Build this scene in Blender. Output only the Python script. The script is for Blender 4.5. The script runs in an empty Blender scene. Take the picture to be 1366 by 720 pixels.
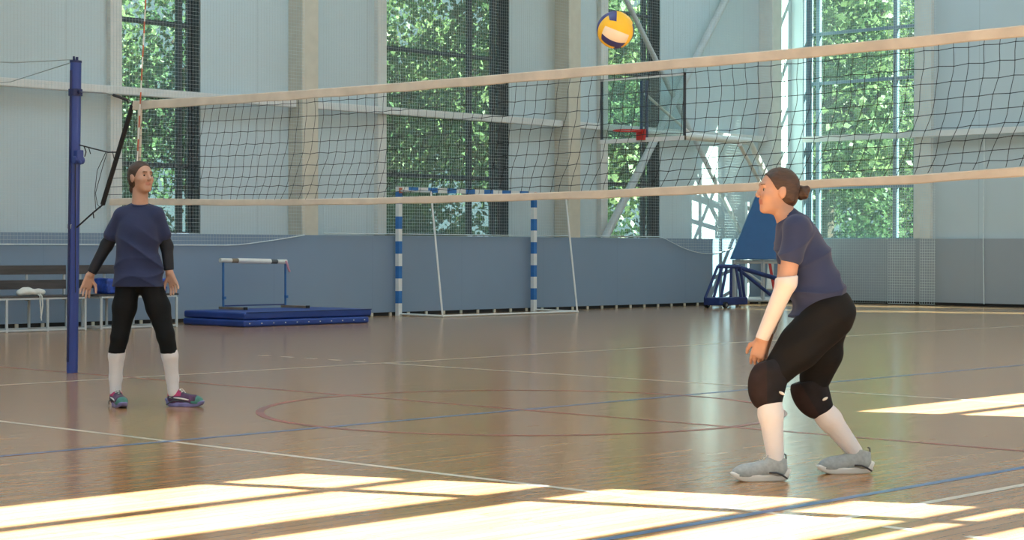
import bpy, bmesh, math, random
import numpy as np
from mathutils import Vector, Matrix

# ------------------------------------------------------------ camera, world, sun, added fill lights, exposure
SC = bpy.context.scene
COL = SC.collection
CAM_H = 1.11
F_PX = 2494.0
fwd = Vector((-.6862, .7275, 0)).normalized()
right = Vector((fwd.y, -fwd.x, 0))
pitch = -math.atan(27.0 / F_PX)
roll = 0.002
Fv = fwd * math.cos(pitch) + Vector((0, 0, 1)) * math.sin(pitch)
Uv = -fwd * math.sin(pitch) + Vector((0, 0, 1)) * math.cos(pitch)
R2 = right * math.cos(roll) + Uv * math.sin(roll)
U2 = -right * math.sin(roll) + Uv * math.cos(roll)
cd = bpy.data.cameras.new('camera')
cam = bpy.data.objects.new('camera', cd)
COL.objects.link(cam)
cd.sensor_width = 36.0
cd.lens = 36.0 * F_PX / 1366.0
cd.clip_start = 0.05
cd.clip_end = 400
cam.matrix_world = Matrix(((R2.x, U2.x, -Fv.x, 0), (R2.y, U2.y, -Fv.y, 0), (R2.z, U2.z, -Fv.z, CAM_H), (0, 0, 0, 1)))
SC.camera = cam

SC.view_settings.view_transform = 'Standard'
SC.view_settings.look = 'None'
SC.view_settings.gamma = 1
SC.view_settings.use_curve_mapping = False
SC.view_settings.exposure = 0.1

world = bpy.data.worlds.new('sky')
SC.world = world
world.use_nodes = True
wb = world.node_tree.nodes['Background']
wb.inputs[0].default_value = (.66, .86, 1.0, 1)
wb.inputs[1].default_value = 2.1

sun_d = bpy.data.lights.new('sun', 'SUN')
sun = bpy.data.objects.new('sun', sun_d)
COL.objects.link(sun)
sun_dir = Vector((-1, -.42, -.65)).normalized()
sun.rotation_euler = sun_dir.to_track_quat('-Z', 'Y').to_euler()
sun.location = (20, 10, 20)
sun_d.energy = 95.0
sun_d.angle = math.radians(.18)
sun_d.color = (1, .96, .92)

def fill_light(x, y, sx, sy, e):  # added soft fill under the ceiling, no fixture stands there
    d = bpy.data.lights.new('fill_light', 'AREA')
    d.shape = 'RECTANGLE'; d.size = sx; d.size_y = sy; d.energy = e; d.color = (.55, .82, 1)
    o = bpy.data.objects.new('fill_light', d); COL.objects.link(o)
    o.location = (x, y, 9.0)
FILL_E = 235
for lx in (-19, -9, 1):
    for ly in (-4, 7, 18, 29):
        fill_light(lx, ly, 4, 4, FILL_E)

SC.cycles.max_bounces = 8
SC.cycles.diffuse_bounces = 4
SC.cycles.transparent_max_bounces = 24
SC.cycles.use_denoising = True
SC.cycles.caustics_reflective = False
SC.cycles.caustics_refractive = False
SC.cycles.sample_clamp_indirect = 6

# ------------------------------------------------------------ helpers
def link(name, me, parent=None, loc=(0, 0, 0)):
    o = bpy.data.objects.new(name, me)
    COL.objects.link(o)
    o.location = loc
    if parent: o.parent = parent
    return o

def obj(name, bm, mats, parent=None, smooth=False, loc=(0, 0, 0)):
    me = bpy.data.meshes.new(name)
    bm.normal_update()
    bm.to_mesh(me); bm.free()
    for m in (mats if isinstance(mats, (list, tuple)) else [mats]):
        me.materials.append(m)
    if smooth:
        for p in me.polygons: p.use_smooth = True
    return link(name, me, parent, loc)

def struct(name, bm, mats, parent=None, **k):
    o = obj(name, bm, mats, parent, **k)
    if parent is None: o['kind'] = 'structure'
    return o

def tag(o, label, cat, group=None, kind=None):
    o['label'] = label; o['category'] = cat
    if group: o['group'] = group
    if kind: o['kind'] = kind
    return o

def thing(name, label, cat, loc=(0, 0, 0), rotz=0, group=None):
    o = link(name, None, None, loc)
    o.rotation_euler = (0, 0, rotz)
    o.empty_display_size = .2
    return tag(o, label, cat, group)

def copy_tree(o, parent=None):
    c = o.copy(); COL.objects.link(c); c.parent = parent
    for ch in list(o.children): copy_tree(ch, c)
    return c

def box(bm, c, s, rot=None, mi=0):
    m = Matrix.Translation(c)
    if rot is not None: m = m @ rot
    m = m @ Matrix.Diagonal((s[0], s[1], s[2], 1))
    r = bmesh.ops.create_cube(bm, size=1, matrix=m)
    if mi:
        fs = set()
        for v in r['verts']:
            for f in v.link_faces: fs.add(f)
        for f in fs: f.material_index = mi
    return r['verts']

def box2(bm, lo, hi, mi=0):
    return box(bm, [(a + b) / 2 for a, b in zip(lo, hi)], [abs(b - a) for a, b in zip(lo, hi)], None, mi)

def tube(bm, p, q, r, seg=10, r2=None, mi=0):
    p = Vector(p); q = Vector(q); d = q - p
    if d.length < 1e-6: return
    m = Matrix.Translation((p + q) / 2) @ d.to_track_quat('Z', 'Y').to_matrix().to_4x4()
    rr = bmesh.ops.create_cone(bm, cap_ends=True, segments=seg, radius1=r, radius2=r if r2 is None else r2, depth=d.length, matrix=m)
    fs = set()
    for v in rr['verts']:
        for f in v.link_faces: fs.add(f)
    for f in fs: f.material_index = mi
    return rr['verts']

def polytube(bm, pts, r, seg=8, mi=0):
    pts = [Vector(p) for p in pts]
    rings = []
    prev = None
    for i, p in enumerate(pts):
        d = (pts[min(i + 1, len(pts) - 1)] - pts[max(i - 1, 0)]).normalized()
        ref = prev if prev is not None else (Vector((0, 0, 1)) if abs(d.z) < .9 else Vector((1, 0, 0)))
        a = (ref - d * ref.dot(d)).normalized(); b = d.cross(a); prev = a
        rings.append([bm.verts.new(p + (a * math.cos(t) + b * math.sin(t)) * r) for t in [2 * math.pi * k / seg for k in range(seg)]])
    for A, B in zip(rings, rings[1:]):
        for k in range(seg):
            f = bm.faces.new((A[k], A[(k + 1) % seg], B[(k + 1) % seg], B[k])); f.material_index = mi
    for R in (rings[0][::-1], rings[-1]):
        f = bm.faces.new(R); f.material_index = mi

def bevel(bm, w=.01, seg=2):
    es = [e for e in bm.edges if len(e.link_faces) == 2 and e.calc_face_angle(0) > .5]
    bmesh.ops.bevel(bm, geom=es, offset=w, segments=seg, affect='EDGES', profile=.5)

def prism(bm, pts, dvec, mi=0):
    """polygon extruded along dvec"""
    a = [bm.verts.new(p) for p in pts]; b = [bm.verts.new(Vector(p) + Vector(dvec)) for p in pts]
    fs = [bm.faces.new(a[::-1]), bm.faces.new(b)]
    n = len(a)
    for i in range(n): fs.append(bm.faces.new((a[i], a[(i + 1) % n], b[(i + 1) % n], b[i])))
    for f in fs: f.material_index = mi
    bmesh.ops.recalc_face_normals(bm, faces=fs)

# ------------------------------------------------------------ materials
class NT:
    def __init__(s, name):
        s.m = bpy.data.materials.new(name); s.m.use_nodes = True
        s.t = s.m.node_tree; s.b = s.t.nodes['Principled BSDF']; s.out = s.t.nodes['Material Output']
    def n(s, typ, **k):
        x = s.t.nodes.new(typ)
        for a, v in k.items(): setattr(x, a, v)
        return x
    def l(s, a, b): s.t.links.new(a, b)

def mat(name, col, rough=.6, metal=0, var=.08, scale=6, bump=0, bscale=40, spec=.5, stretch=(1, 1, 1), sheen=0):
    N = NT(name); b = N.b
    b.inputs['Roughness'].default_value = rough
    b.inputs['Metallic'].default_value = metal
    b.inputs['Specular IOR Level'].default_value = spec
    if sheen:
        b.inputs['Sheen Weight'].default_value = sheen
    tc = N.n('ShaderNodeTexCoord'); mp = N.n('ShaderNodeMapping'); mp.inputs['Scale'].default_value = stretch
    N.l(tc.outputs['Object'], mp.inputs[0])
    no = N.n('ShaderNodeTexNoise'); no.inputs['Scale'].default_value = scale; no.inputs['Detail'].default_value = 4
    N.l(mp.outputs[0], no.inputs[0])
    cr = N.n('ShaderNodeValToRGB')
    lo = [max(0, c * (1 - var)) for c in col]; hi = [min(1, c * (1 + var)) for c in col]
    cr.color_ramp.elements[0].color = (*lo, 1); cr.color_ramp.elements[1].color = (*hi, 1)
    cr.color_ramp.elements[0].position = .3; cr.color_ramp.elements[1].position = .7
    N.l(no.outputs[0], cr.inputs[0]); N.l(cr.outputs[0], b.inputs['Base Color'])
    if bump:
        n2 = N.n('ShaderNodeTexNoise'); n2.inputs['Scale'].default_value = bscale; n2.inputs['Detail'].default_value = 3
        N.l(mp.outputs[0], n2.inputs[0])
        bp = N.n('ShaderNodeBump'); bp.inputs['Strength'].default_value = bump; bp.inputs['Distance'].default_value = .01
        N.l(n2.outputs[0], bp.inputs['Height']); N.l(bp.outputs[0], b.inputs['Normal'])
    return N.m

def floor_mat():
    N = NT('parquet'); b = N.b
    tc = N.n('ShaderNodeTexCoord')
    sep = N.n('ShaderNodeSeparateXYZ'); N.l(tc.outputs['Object'], sep.inputs[0])
    cmb = N.n('ShaderNodeCombineXYZ'); N.l(sep.outputs[1], cmb.inputs[0]); N.l(sep.outputs[0], cmb.inputs[1])
    br = N.n('ShaderNodeTexBrick')
    br.inputs['Color1'].default_value = (.42, .23, .105, 1); br.inputs['Color2'].default_value = (.49, .28, .135, 1)
    br.inputs['Mortar'].default_value = (.16, .075, .03, 1)
    br.inputs['Scale'].default_value = 1; br.inputs['Mortar Size'].default_value = .0018
    br.inputs['Brick Width'].default_value = 1.4; br.inputs['Row Height'].default_value = .075
    br.inputs['Bias'].default_value = -.1
    N.l(cmb.outputs[0], br.inputs[0])
    mp = N.n('ShaderNodeMapping'); mp.inputs['Scale'].default_value = (14, 1.1, 1); N.l(tc.outputs['Object'], mp.inputs[0])
    n1 = N.n('ShaderNodeTexNoise'); n1.inputs['Scale'].default_value = 1.3; n1.inputs['Detail'].default_value = 6; N.l(mp.outputs[0], n1.inputs[0])
    r1 = N.n('ShaderNodeValToRGB'); r1.color_ramp.elements[0].position = .3; r1.color_ramp.elements[1].position = .68
    r1.color_ramp.elements[0].color = (.84, .80, .76, 1); r1.color_ramp.elements[1].color = (1.08, 1.06, 1.02, 1)
    N.l(n1.outputs[0], r1.inputs[0])
    mx = N.n('ShaderNodeMix', data_type='RGBA', blend_type='MULTIPLY'); mx.inputs[0].default_value = 1
    N.l(br.outputs[0], mx.inputs[6]); N.l(r1.outputs[0], mx.inputs[7])
    # scattered dark scuffs lying along the boards
    mp2 = N.n('ShaderNodeMapping'); mp2.inputs['Scale'].default_value = (9, 2.6, 1); N.l(tc.outputs['Object'], mp2.inputs[0])
    n2 = N.n('ShaderNodeTexNoise'); n2.inputs['Scale'].default_value = 2.2; n2.inputs['Detail'].default_value = 3; N.l(mp2.outputs[0], n2.inputs[0])
    r2 = N.n('ShaderNodeValToRGB'); r2.color_ramp.elements[0].position = .66; r2.color_ramp.elements[1].position = .74
    r2.color_ramp.elements[0].color = (1, 1, 1, 1); r2.color_ramp.elements[1].color = (.45, .34, .3, 1)
    N.l(n2.outputs[0], r2.inputs[0])
    mx2 = N.n('ShaderNodeMix', data_type='RGBA', blend_type='MULTIPLY'); mx2.inputs[0].default_value = .8
    N.l(mx.outputs[2], mx2.inputs[6]); N.l(r2.outputs[0], mx2.inputs[7])
    N.l(mx2.outputs[2], b.inputs['Base Color'])
    b.inputs['Roughness'].default_value = .17
    b.inputs['Specular IOR Level'].default_value = .35
    mp3 = N.n('ShaderNodeMapping'); mp3.inputs['Scale'].default_value = (1, .35, 1); N.l(tc.outputs['Object'], mp3.inputs[0])
    n3 = N.n('ShaderNodeTexNoise'); n3.inputs['Scale'].default_value = 11; n3.inputs['Detail'].default_value = 2; N.l(mp3.outputs[0], n3.inputs[0])
    bp = N.n('ShaderNodeBump'); bp.inputs['Strength'].default_value = .22; bp.inputs['Distance'].default_value = .01
    N.l(n3.outputs[0], bp.inputs['Height']); N.l(bp.outputs[0], b.inputs['Normal'])
    return N.m

def panel_mat(name, col, axis, period, groove=.02, dark=.8, rough=.55, blotch=.06):
    N = NT(name); b = N.b
    tc = N.n('ShaderNodeTexCoord'); sep = N.n('ShaderNodeSeparateXYZ'); N.l(tc.outputs['Object'], sep.inputs[0])
    dv = N.n('ShaderNodeMath', operation='DIVIDE'); N.l(sep.outputs[axis], dv.inputs[0]); dv.inputs[1].default_value = period
    fr = N.n('ShaderNodeMath', operation='FRACT'); N.l(dv.outputs[0], fr.inputs[0])
    lt = N.n('ShaderNodeMath', operation='LESS_THAN'); N.l(fr.outputs[0], lt.inputs[0]); lt.inputs[1].default_value = groove / period
    no = N.n('ShaderNodeTexNoise'); no.inputs['Scale'].default_value = .8; no.inputs['Detail'].default_value = 4
    N.l(tc.outputs['Object'], no.inputs[0])
    cr = N.n('ShaderNodeValToRGB')
    cr.color_ramp.elements[0].color = (*[c * (1 - blotch) for c in col], 1); cr.color_ramp.elements[1].color = (*[min(1, c * (1 + blotch)) for c in col], 1)
    N.l(no.outputs[0], cr.inputs[0])
    mx = N.n('ShaderNodeMix', data_type='RGBA', blend_type='MULTIPLY'); N.l(lt.outputs[0], mx.inputs[0])
    N.l(cr.outputs[0], mx.inputs[6]); mx.inputs[7].default_value = (dark, dark, dark, 1)
    N.l(mx.outputs[2], b.inputs['Base Color']); b.inputs['Roughness'].default_value = rough
    return N.m

def glass_mat(name, tint, refl=.07, haze=0):
    m = bpy.data.materials.new(name); m.use_nodes = True; t = m.node_tree; t.nodes.clear()
    out = t.nodes.new('ShaderNodeOutputMaterial'); mx = t.nodes.new('ShaderNodeMixShader')
    tr = t.nodes.new('ShaderNodeBsdfTransparent'); tr.inputs[0].default_value = (*tint, 1)
    gl = t.nodes.new('ShaderNodeBsdfGlossy'); gl.inputs['Roughness'].default_value = .03
    lw = t.nodes.new('ShaderNodeLayerWeight'); lw.inputs[0].default_value = .5
    pw = t.nodes.new('ShaderNodeMath'); pw.operation = 'POWER'; pw.inputs[1].default_value = 4.0
    ad = t.nodes.new('ShaderNodeMath'); ad.operation = 'MULTIPLY_ADD'; ad.inputs[1].default_value = .5; ad.inputs[2].default_value = refl * .4
    t.links.new(lw.outputs['Facing'], pw.inputs[0]); t.links.new(pw.outputs[0], ad.inputs[0])
    t.links.new(ad.outputs[0], mx.inputs[0]); t.links.new(tr.outputs[0], mx.inputs[1]); t.links.new(gl.outputs[0], mx.inputs[2])
    if haze:      # pale diffuse haze mixed over the pane
        df = t.nodes.new('ShaderNodeBsdfDiffuse'); df.inputs[0].default_value = (.62, .74, .74, 1)
        m2 = t.nodes.new('ShaderNodeMixShader'); m2.inputs[0].default_value = haze
        t.links.new(mx.outputs[0], m2.inputs[1]); t.links.new(df.outputs[0], m2.inputs[2]); t.links.new(m2.outputs[0], out.inputs[0])
    else:
        t.links.new(mx.outputs[0], out.inputs[0])
    return m

def leaf_mat(name, c1, c2):
    N = NT(name); b = N.b
    tc = N.n('ShaderNodeTexCoord'); no = N.n('ShaderNodeTexNoise'); no.inputs['Scale'].default_value = 1.1; no.inputs['Detail'].default_value = 5
    N.l(tc.outputs['Object'], no.inputs[0])
    cr = N.n('ShaderNodeValToRGB'); cr.color_ramp.elements[0].color = (*c1, 1); cr.color_ramp.elements[1].color = (*c2, 1)
    cr.color_ramp.elements[0].position = .35; cr.color_ramp.elements[1].position = .65
    N.l(no.outputs[0], cr.inputs[0]); N.l(cr.outputs[0], b.inputs['Base Color'])
    b.inputs['Roughness'].default_value = .45
    tl = N.n('ShaderNodeBsdfTranslucent'); N.l(cr.outputs[0], tl.inputs[0])
    mx = N.n('ShaderNodeMixShader'); mx.inputs[0].default_value = .4
    N.l(b.outputs[0], mx.inputs[1]); N.l(tl.outputs[0], mx.inputs[2]); N.l(mx.outputs[0], N.out.inputs[0])
    return N.m

M = dict(
    parquet=floor_mat(),
    line_w=mat('floor_paint_white', (.62, .58, .5), .3, var=.22, scale=3),
    line_b=mat('floor_paint_blue', (.085, .17, .37), .3, var=.2, scale=3),
    line_r=mat('floor_paint_red', (.33, .085, .06), .3, var=.35, scale=2),
    wall=panel_mat('wall_panel_long', (.58, .68, .71), 1, 1.18, dark=.86),
    wallb=panel_mat('wall_panel_end', (.52, .60, .63), 0, 1.18, dark=.86),
    pad=panel_mat('wall_cladding_long', (.225, .30, .40), 1, 2.1, dark=.93, groove=.015),
    padb=panel_mat('wall_cladding_end', (.31, .345, .38), 0, 1.05, dark=.93, groove=.015),
    beige=mat('beige_column_paint', (.60, .56, .46), .6, var=.05),
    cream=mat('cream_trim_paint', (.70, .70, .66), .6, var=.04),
    rail=mat('white_rail_paint', (.74, .74, .72), .45, var=.04),
    brace=mat('grey_brace_paint', (.52, .56, .56), .5, var=.05),
    frame=mat('dark_window_frame', (.045, .062, .07), .4, var=.1),
    frame2=mat('pale_window_frame', (.20, .29, .36), .4, var=.05),
    ceil=mat('ceiling_paint', (.7, .72, .74), .8),
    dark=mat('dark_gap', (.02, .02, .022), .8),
    post=mat('post_blue_paint', (.022, .05, .25), .35, var=.15, scale=4),
    postd=mat('post_groove_dark', (.008, .015, .09), .5),
    netblack=mat('net_black_cord', (.02, .022, .028), .8),
    band=mat('net_cream_band', (.61, .56, .48), .75, var=.1, scale=7),
    black=mat('black_nylon', (.012, .012, .014), .7),
    steel=mat('steel', (.45, .46, .47), .35, metal=.9),
    red=mat('red_paint', (.55, .035, .03), .4),
    orange=mat('faded_red', (.5, .13, .07), .5),
    white=mat('white_paint', (.75, .75, .73), .45, var=.06),
    whitec=mat('white_cloth', (.72, .71, .66), .9, bump=.4, bscale=30),
    blue=mat('goal_blue', (.03, .16, .45), .4, var=.1),
    mat_blue=mat('gym_mat_vinyl', (.02, .055, .27), .38, var=.15, scale=3, bump=.15, bscale=5),
    pack=mat('blue_pack_vinyl', (.02, .06, .34), .3, var=.5, scale=14, bump=.5, bscale=14),
    navym=mat('navy_steel', (.016, .035, .15), .4, var=.2),
    pad_blue=mat('stand_padding_blue', (.012, .10, .26), .45, var=.05),
    wood=mat('dark_bench_wood', (.062, .052, .05), .5, var=.3, scale=4, stretch=(6, .6, 6)),
    bframe=mat('bench_white_metal', (.52, .56, .58), .4),
    cord=mat('pale_net_cord', (.64, .71, .72), .9),
    blueclr=mat('hurdle_blue', (.03, .13, .33), .4),
    tape=mat('dark_tape', (.1, .1, .1), .6),
    brown=mat('brown_wood_foot', (.22, .17, .12), .6, var=.2),
    pink=mat('pink_ribbon', (.65, .3, .38), .7),
    glass=glass_mat("window_glass", (.50, .58, .54), haze=.12),
    glassb=glass_mat('acrylic_board', (.80, .89, .88), haze=.06),
    sidegl=glass_mat('clear_glass', (.95, .96, .95)),
    ball_y=mat('ball_yellow', (.80, .52, .03), .45, var=.05, bump=.1, bscale=200),
    ball_b=mat('ball_blue', (.03, .04, .20), .45, var=.05, bump=.1, bscale=200),
    ball_w=mat('ball_white', (.75, .72, .62), .45, var=.05, bump=.1, bscale=200),
    skin=mat('skin', (.47, .28, .205), .5, var=.07, scale=14),
    lips=mat('lips', (.40, .17, .125), .5),
    brow=mat('brow', (.16, .085, .055), .8),
    eyew=mat('eye_white', (.38, .33, .30), .4), iris=mat('iris', (.03, .02, .015), .2),
    hair=mat('brown_hair', (.05, .026, .016), .5, var=.35, scale=25, bump=.3, bscale=60, stretch=(1, 1, 4)),
    shirt=mat('navy_shirt', (.015, .026, .085), .85, var=.12, scale=5, bump=.25, bscale=9, sheen=.08),
    shirt2=mat('slate_navy_shirt', (.018, .033, .098), .85, var=.12, scale=5, bump=.25, bscale=9, sheen=.12),
    legging=mat('black_leggings', (.004, .0045, .0055), .75, spec=.25, var=.2, bump=.1, bscale=12),
    underl=mat('black_sleeve_cloth', (.005, .007, .014), .75),
    kneep=mat('knee_pad_cloth', (.009, .009, .013), .8, spec=.3, var=.3, scale=20),
    kneeb=mat('knee_pad_face', (.020, .012, .013), .8, spec=.3, var=.2, scale=20),
    sock=mat('white_sock', (.70, .71, .76), .85, var=.03, bump=.2, bscale=60),
    sleeve=mat('white_arm_sleeve', (.66, .64, .66), .8, var=.03),
    sh_grey=mat('grey_shoe_mesh', (.34, .39, .42), .8, var=.12, scale=60),
    sole=mat('white_sole', (.72, .74, .74), .5),
    sh_dark=mat('dark_shoe_trim', (.05, .06, .075), .6),
    sh_lace=mat('pale_laces', (.55, .55, .52), .8),
    sh_multi=mat('violet_shoe', (.085, .03, .09), .6, var=.6, scale=25),
    sh_mag=mat('magenta_tongue', (.42, .03, .13), .6, var=.3, scale=40),
    sh_green=mat('teal_toe', (.05, .20, .17), .5, var=.2, scale=30),
    sh_viol=mat('violet_sole', (.20, .19, .42), .45, var=.35, scale=18),
    bark=mat('bark', (.07, .05, .035), .9, var=.3),
    leafA=leaf_mat('leaf_bright', (.055, .13, .05), (.33, .44, .19)),
    leafB=leaf_mat('leaf_deep', (.03, .085, .035), (.14, .25, .10)),
    grass=mat('grass', (.06, .11, .04), .9, var=.3, scale=1),
    ext=mat('outer_building', (.42, .42, .38), .8),
)

# ------------------------------------------------------------ the hall
XL, XR, YB, YF, ZC = -23.4, 5.4, 33.6, -14.6, 9.5
PADZ = 1.35

def line_quad(bm, x0, y0, x1, y1, mi, z=.0008):
    vs = [bm.verts.new(p) for p in ((x0, y0, z), (x1, y0, z), (x1, y1, z), (x0, y1, z))]
    f = bm.faces.new(vs); f.material_index = mi

bm = bmesh.new()
box2(bm, (XL - .4, YF - .3, -.2), (XR + .4, YB + .4, 0))
SX0, SX1, LYA, LYC, LYB = -13.46, -4.31, 6.49, 9.48, 12.43
line_quad(bm, SX0 - .025, .48, SX0 + .025, 28, 1)              # volleyball side lines
line_quad(bm, SX1 - .025, .48, SX1 + .025, 18.48, 1)
line_quad(bm, SX0, LYA - .025, SX1, LYA + .025, 1, .0009)      # attack lines
line_quad(bm, SX0, LYB - .025, SX1, LYB + .025, 1, .0009)
for k in range(5):
    for (ly) in (LYA, LYB):
        x = SX0 - .25 - .37 * k; line_quad(bm, x - .17, ly - .025, x, ly + .025, 1, .001)
        x = SX1 + .25 + .37 * k; line_quad(bm, x, ly - .025, x + .17, ly + .025, 1, .001)
line_quad(bm, -8.87, YF + 1, -8.82, YB - 2, 2, .0011)          # long blue lines
line_quad(bm, -4.68, YF + 1, -4.63, YB - 2, 2, .0011)
line_quad(bm, -17.0, YB - 2.05, 1, YB - 2.0, 2, .0011)
line_quad(bm, -20.5, LYC - .025, 2, LYC + .025, 3, .0012)      # red centre line and circle
cx0, cy0, rr, w = -8.85, LYC, 1.8, .028
prev = None
for k in range(97):
    a = 2 * math.pi * k / 96
    cur = [bm.verts.new((cx0 + (rr + s * w) * math.cos(a), cy0 + (rr + s * w) * math.sin(a), .0013)) for s in (-1, 1)]
    if prev: bm.faces.new((prev[0], cur[0], cur[1], prev[1])[::-1]).material_index = 3
    prev = cur
for f in bm.faces:
    if f.material_index and f.calc_center_median().z > 0: pass
bmesh.ops.recalc_face_normals(bm, faces=[f for f in bm.faces if f.material_index == 0])
for f in bm.faces:
    f.normal_update()
    if f.material_index and f.normal.z < 0: f.normal_flip()
struct('floor', bm, [M['parquet'], M['line_w'], M['line_b'], M['line_r']])

def wall_holes(axis, pos, th, a0, a1, z0, z1, holes, out):
    """wall slab in plane axis=pos with rectangular holes (a0,a1,z0,z1), thickness going outward"""
    bm = bmesh.new()
    As = sorted({a0, a1, *[h[0] for h in holes], *[h[1] for h in holes]})
    Zs = sorted({z0, z1, *[h[2] for h in holes], *[h[3] for h in holes]})
    for A, B in zip(As, As[1:]):
        run = None
        for Z, Y in zip(Zs, Zs[1:]):
            ca, cz = (A + B) / 2, (Z + Y) / 2
            solid = not any(h[0] < ca < h[1] and h[2] < cz < h[3] for h in holes)
            if solid:
                run = (run[0], Y) if run else (Z, Y)
            if (not solid or Y == Zs[-1]) and run:
                lo = [0, 0, run[0]]; hi = [0, 0, run[1]]
                lo[axis] = pos; hi[axis] = pos + out * th
                lo[1 - axis] = A; hi[1 - axis] = B
                box2(bm, lo, hi); run = None
    return bm

W1, W2, W3 = (16.27, 17.77), (21.65, 24.73), (27.46, 29.09)
W0 = (8.6, 11.7)
WTOP = 8.2
left_holes = [(a, b, PADZ, WTOP) for a, b in (W0, W1, W2, W3)]
struct('wall_left', wall_holes(0, XL, .3, YF, YB + .3, 0, ZC, left_holes, -1), M['wall'])
W4, W5 = (-23.1, -20.35), (-17.2, -14.4)
back_holes = [(a, b, PADZ, WTOP) for a, b in (W4, W5, (-9.5, -6.5), (-3, 0))]
struct('wall_back', wall_holes(1, YB, .3, XL - .3, XR + .3, 0, ZC, back_holes, 1), M['wallb'])
SW = [(-13.0, -9.9), (-7.5, -4.4), (0.1, 3.2), (8.17, 11.45), (16.25, 19.37), (24.4, 27.5)]
right_holes = [(a, b, PADZ, 8.34) for a, b in SW]
struct('wall_right', wall_holes(0, XR, .3, YF, YB, 0, ZC, right_holes, 1), M['wall'])
struct('wall_front', wall_holes(1, YF, .3, XL, XR, 0, ZC, [(x, x + 3, PADZ, WTOP) for x in (-20, -14, -8, -2)], -1), M['wallb'])
bm = bmesh.new(); box2(bm, (XL - .3, YF - .3, ZC), (XR + .3, YB + .3, ZC + .3)); struct('ceiling', bm, M['ceil'])

def P(axis, pos, a, z):          # point on a wall plane
    return (pos, a, z) if axis == 0 else (a, pos, z)

def wbox(bm, axis, p0, p1, a0, a1, z0, z1, mi=0):
    box2(bm, P(axis, p0, a0, z0), P(axis, p1, a1, z1), mi)

def window(n, axis, pos, out, a0, a1, zt, verts, bars, fr, gl, trim=True, reveal=.26):
    bm = bmesh.new()
    e = .006
    pi, po = pos + out * (reveal - .06), pos + out * (reveal + .02)
    t = .06
    # outer frame lining the whole reveal
    wbox(bm, axis, pos + out * .012, pos + out * .295, a0 + e, a0 + .025, PADZ + e, zt - e)
    wbox(bm, axis, pos + out * .012, pos + out * .295, a1 - .025, a1 - e, PADZ + e, zt - e)
    wbox(bm, axis, pos + out * .012, pos + out * .295, a0 + .025, a1 - .025, PADZ + e, PADZ + .03)
    wbox(bm, axis, pos + out * .012, pos + out * .295, a0 + .025, a1 - .025, zt - .03, zt - e)
    wbox(bm, axis, pi, po, a0 + .025, a0 + .08, PADZ + .03, zt - .03)
    wbox(bm, axis, pi, po, a1 - .08, a1 - .025, PADZ + .03, zt - .03)
    for v in verts: wbox(bm, axis, pi, po, v - .045, v + .045, PADZ + .03, zt - .03)
    for b0, b1 in bars: wbox(bm, axis, pi + out * .005, po - out * .005, a0 + .08, a1 - .08, b0, b1)
    w = struct('window_%d' % n, bm, fr)
    edges = [a0 + .08] + [x for v in sorted(verts) for x in (v - .045, v + .045)] + [a1 - .08]
    for i in range(0, len(edges), 2):
        bm = bmesh.new()
        q = pos + out * (reveal - .02)
        wbox(bm, axis, q - .002, q + .002, edges[i], edges[i + 1], PADZ + .03, zt - .03)
        obj('pane', bm, gl, w)
    return w
bars_l = [(2.36, 2.43), (3.42, 3.49), (4.54, 4.61), (5.72, 5.79), (6.9, 6.97)]
bars_b = [(2.42, 2.49), (3.46, 3.53), (4.66, 4.73), (5.72, 5.79), (6.9, 6.97)]
window(1, 0, XL, -1, *W1, WTOP, [17.53], bars_l, M['frame'], M['glass'])
window(2, 0, XL, -1, *W2, WTOP, [23.92, 24.52], bars_l, M['frame'], M['glass'])
window(3, 0, XL, -1, *W3, WTOP, [28.85], bars_l, M['frame'], M['glass'])
window(4, 1, YB, 1, *W4, WTOP, [-22.85, -20.93], bars_b, M['frame2'], M['glass'])
window(5, 1, YB, 1, *W5, WTOP, [-15.2], bars_b, M['frame2'], M['glass'])
k = .65
sb = [(4.2, 4.28), (5.88, 6.02), (6.08, 6.16), (6.49, 6.58), (7.16, 7.35), (7.72, 7.79)]
sb = [((XR + .24 - x1) * k, (XR + .24 - x0) * k) for x0, x1 in ((-3.86, -3.65), (-4.08, -3.96), (-4.72, -4.58), (-5.90, -5.62), (-6.58, -6.47))] + [(4.1, 4.18), (2.7, 2.78)]
sb = [(a + .012, b - .012) for a, b in sb]
for i, (a, b) in enumerate(SW):
    window(6 + i, 0, XR, 1, a, b, 8.34, [b - .63], sb, M['frame'], M['sidegl'])

window(12, 0, XL, -1, *W0, WTOP, [11.1], bars_l, M['frame'], M['glass'])
window(13, 1, YB, 1, -9.5, -6.5, WTOP, [-7.2], bars_b, M['frame2'], M['glass'])
window(14, 1, YB, 1, -3, 0, WTOP, [-.7], bars_b, M['frame2'], M['glass'])
for i, x in enumerate((-20, -14, -8, -2)):
    window(15 + i, 1, YF, -1, x, x + 3, WTOP, [x + 2.3], bars_b, M['frame'], M['sidegl'])
# cladding along the wall foot, rails, columns, trims
bm = bmesh.new(); box2(bm, (XL + .365, YF + .1, .06), (XL + .40, YB - .1, PADZ - .01)); struct('trim_1', bm, M['pad'])
bm = bmesh.new(); box2(bm, (XL + .41, YB - .09, .06), (XR - .1, YB - .01, PADZ)); struct('trim_2', bm, M['padb'])
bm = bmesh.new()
box2(bm, (XL + .362, YF + .1, 0.001), (XL + .372, YB - .1, .058))  # dark strip stands for the shaded gap under the cladding, beige blocks in it
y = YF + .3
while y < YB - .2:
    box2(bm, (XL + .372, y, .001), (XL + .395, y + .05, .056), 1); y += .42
struct('gap_shade_left', bm, [M['dark'], M['beige']])
bm = bmesh.new(); box2(bm, (XL + .1, YB - .05, .001), (XR - .1, YB, .058)); struct('gap_shade_back', bm, M['dark'])  # dark strip in place of the shade below the end wall cladding
cols = [6.65, 13.1, 19.52, 25.95, 32.40]
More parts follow.
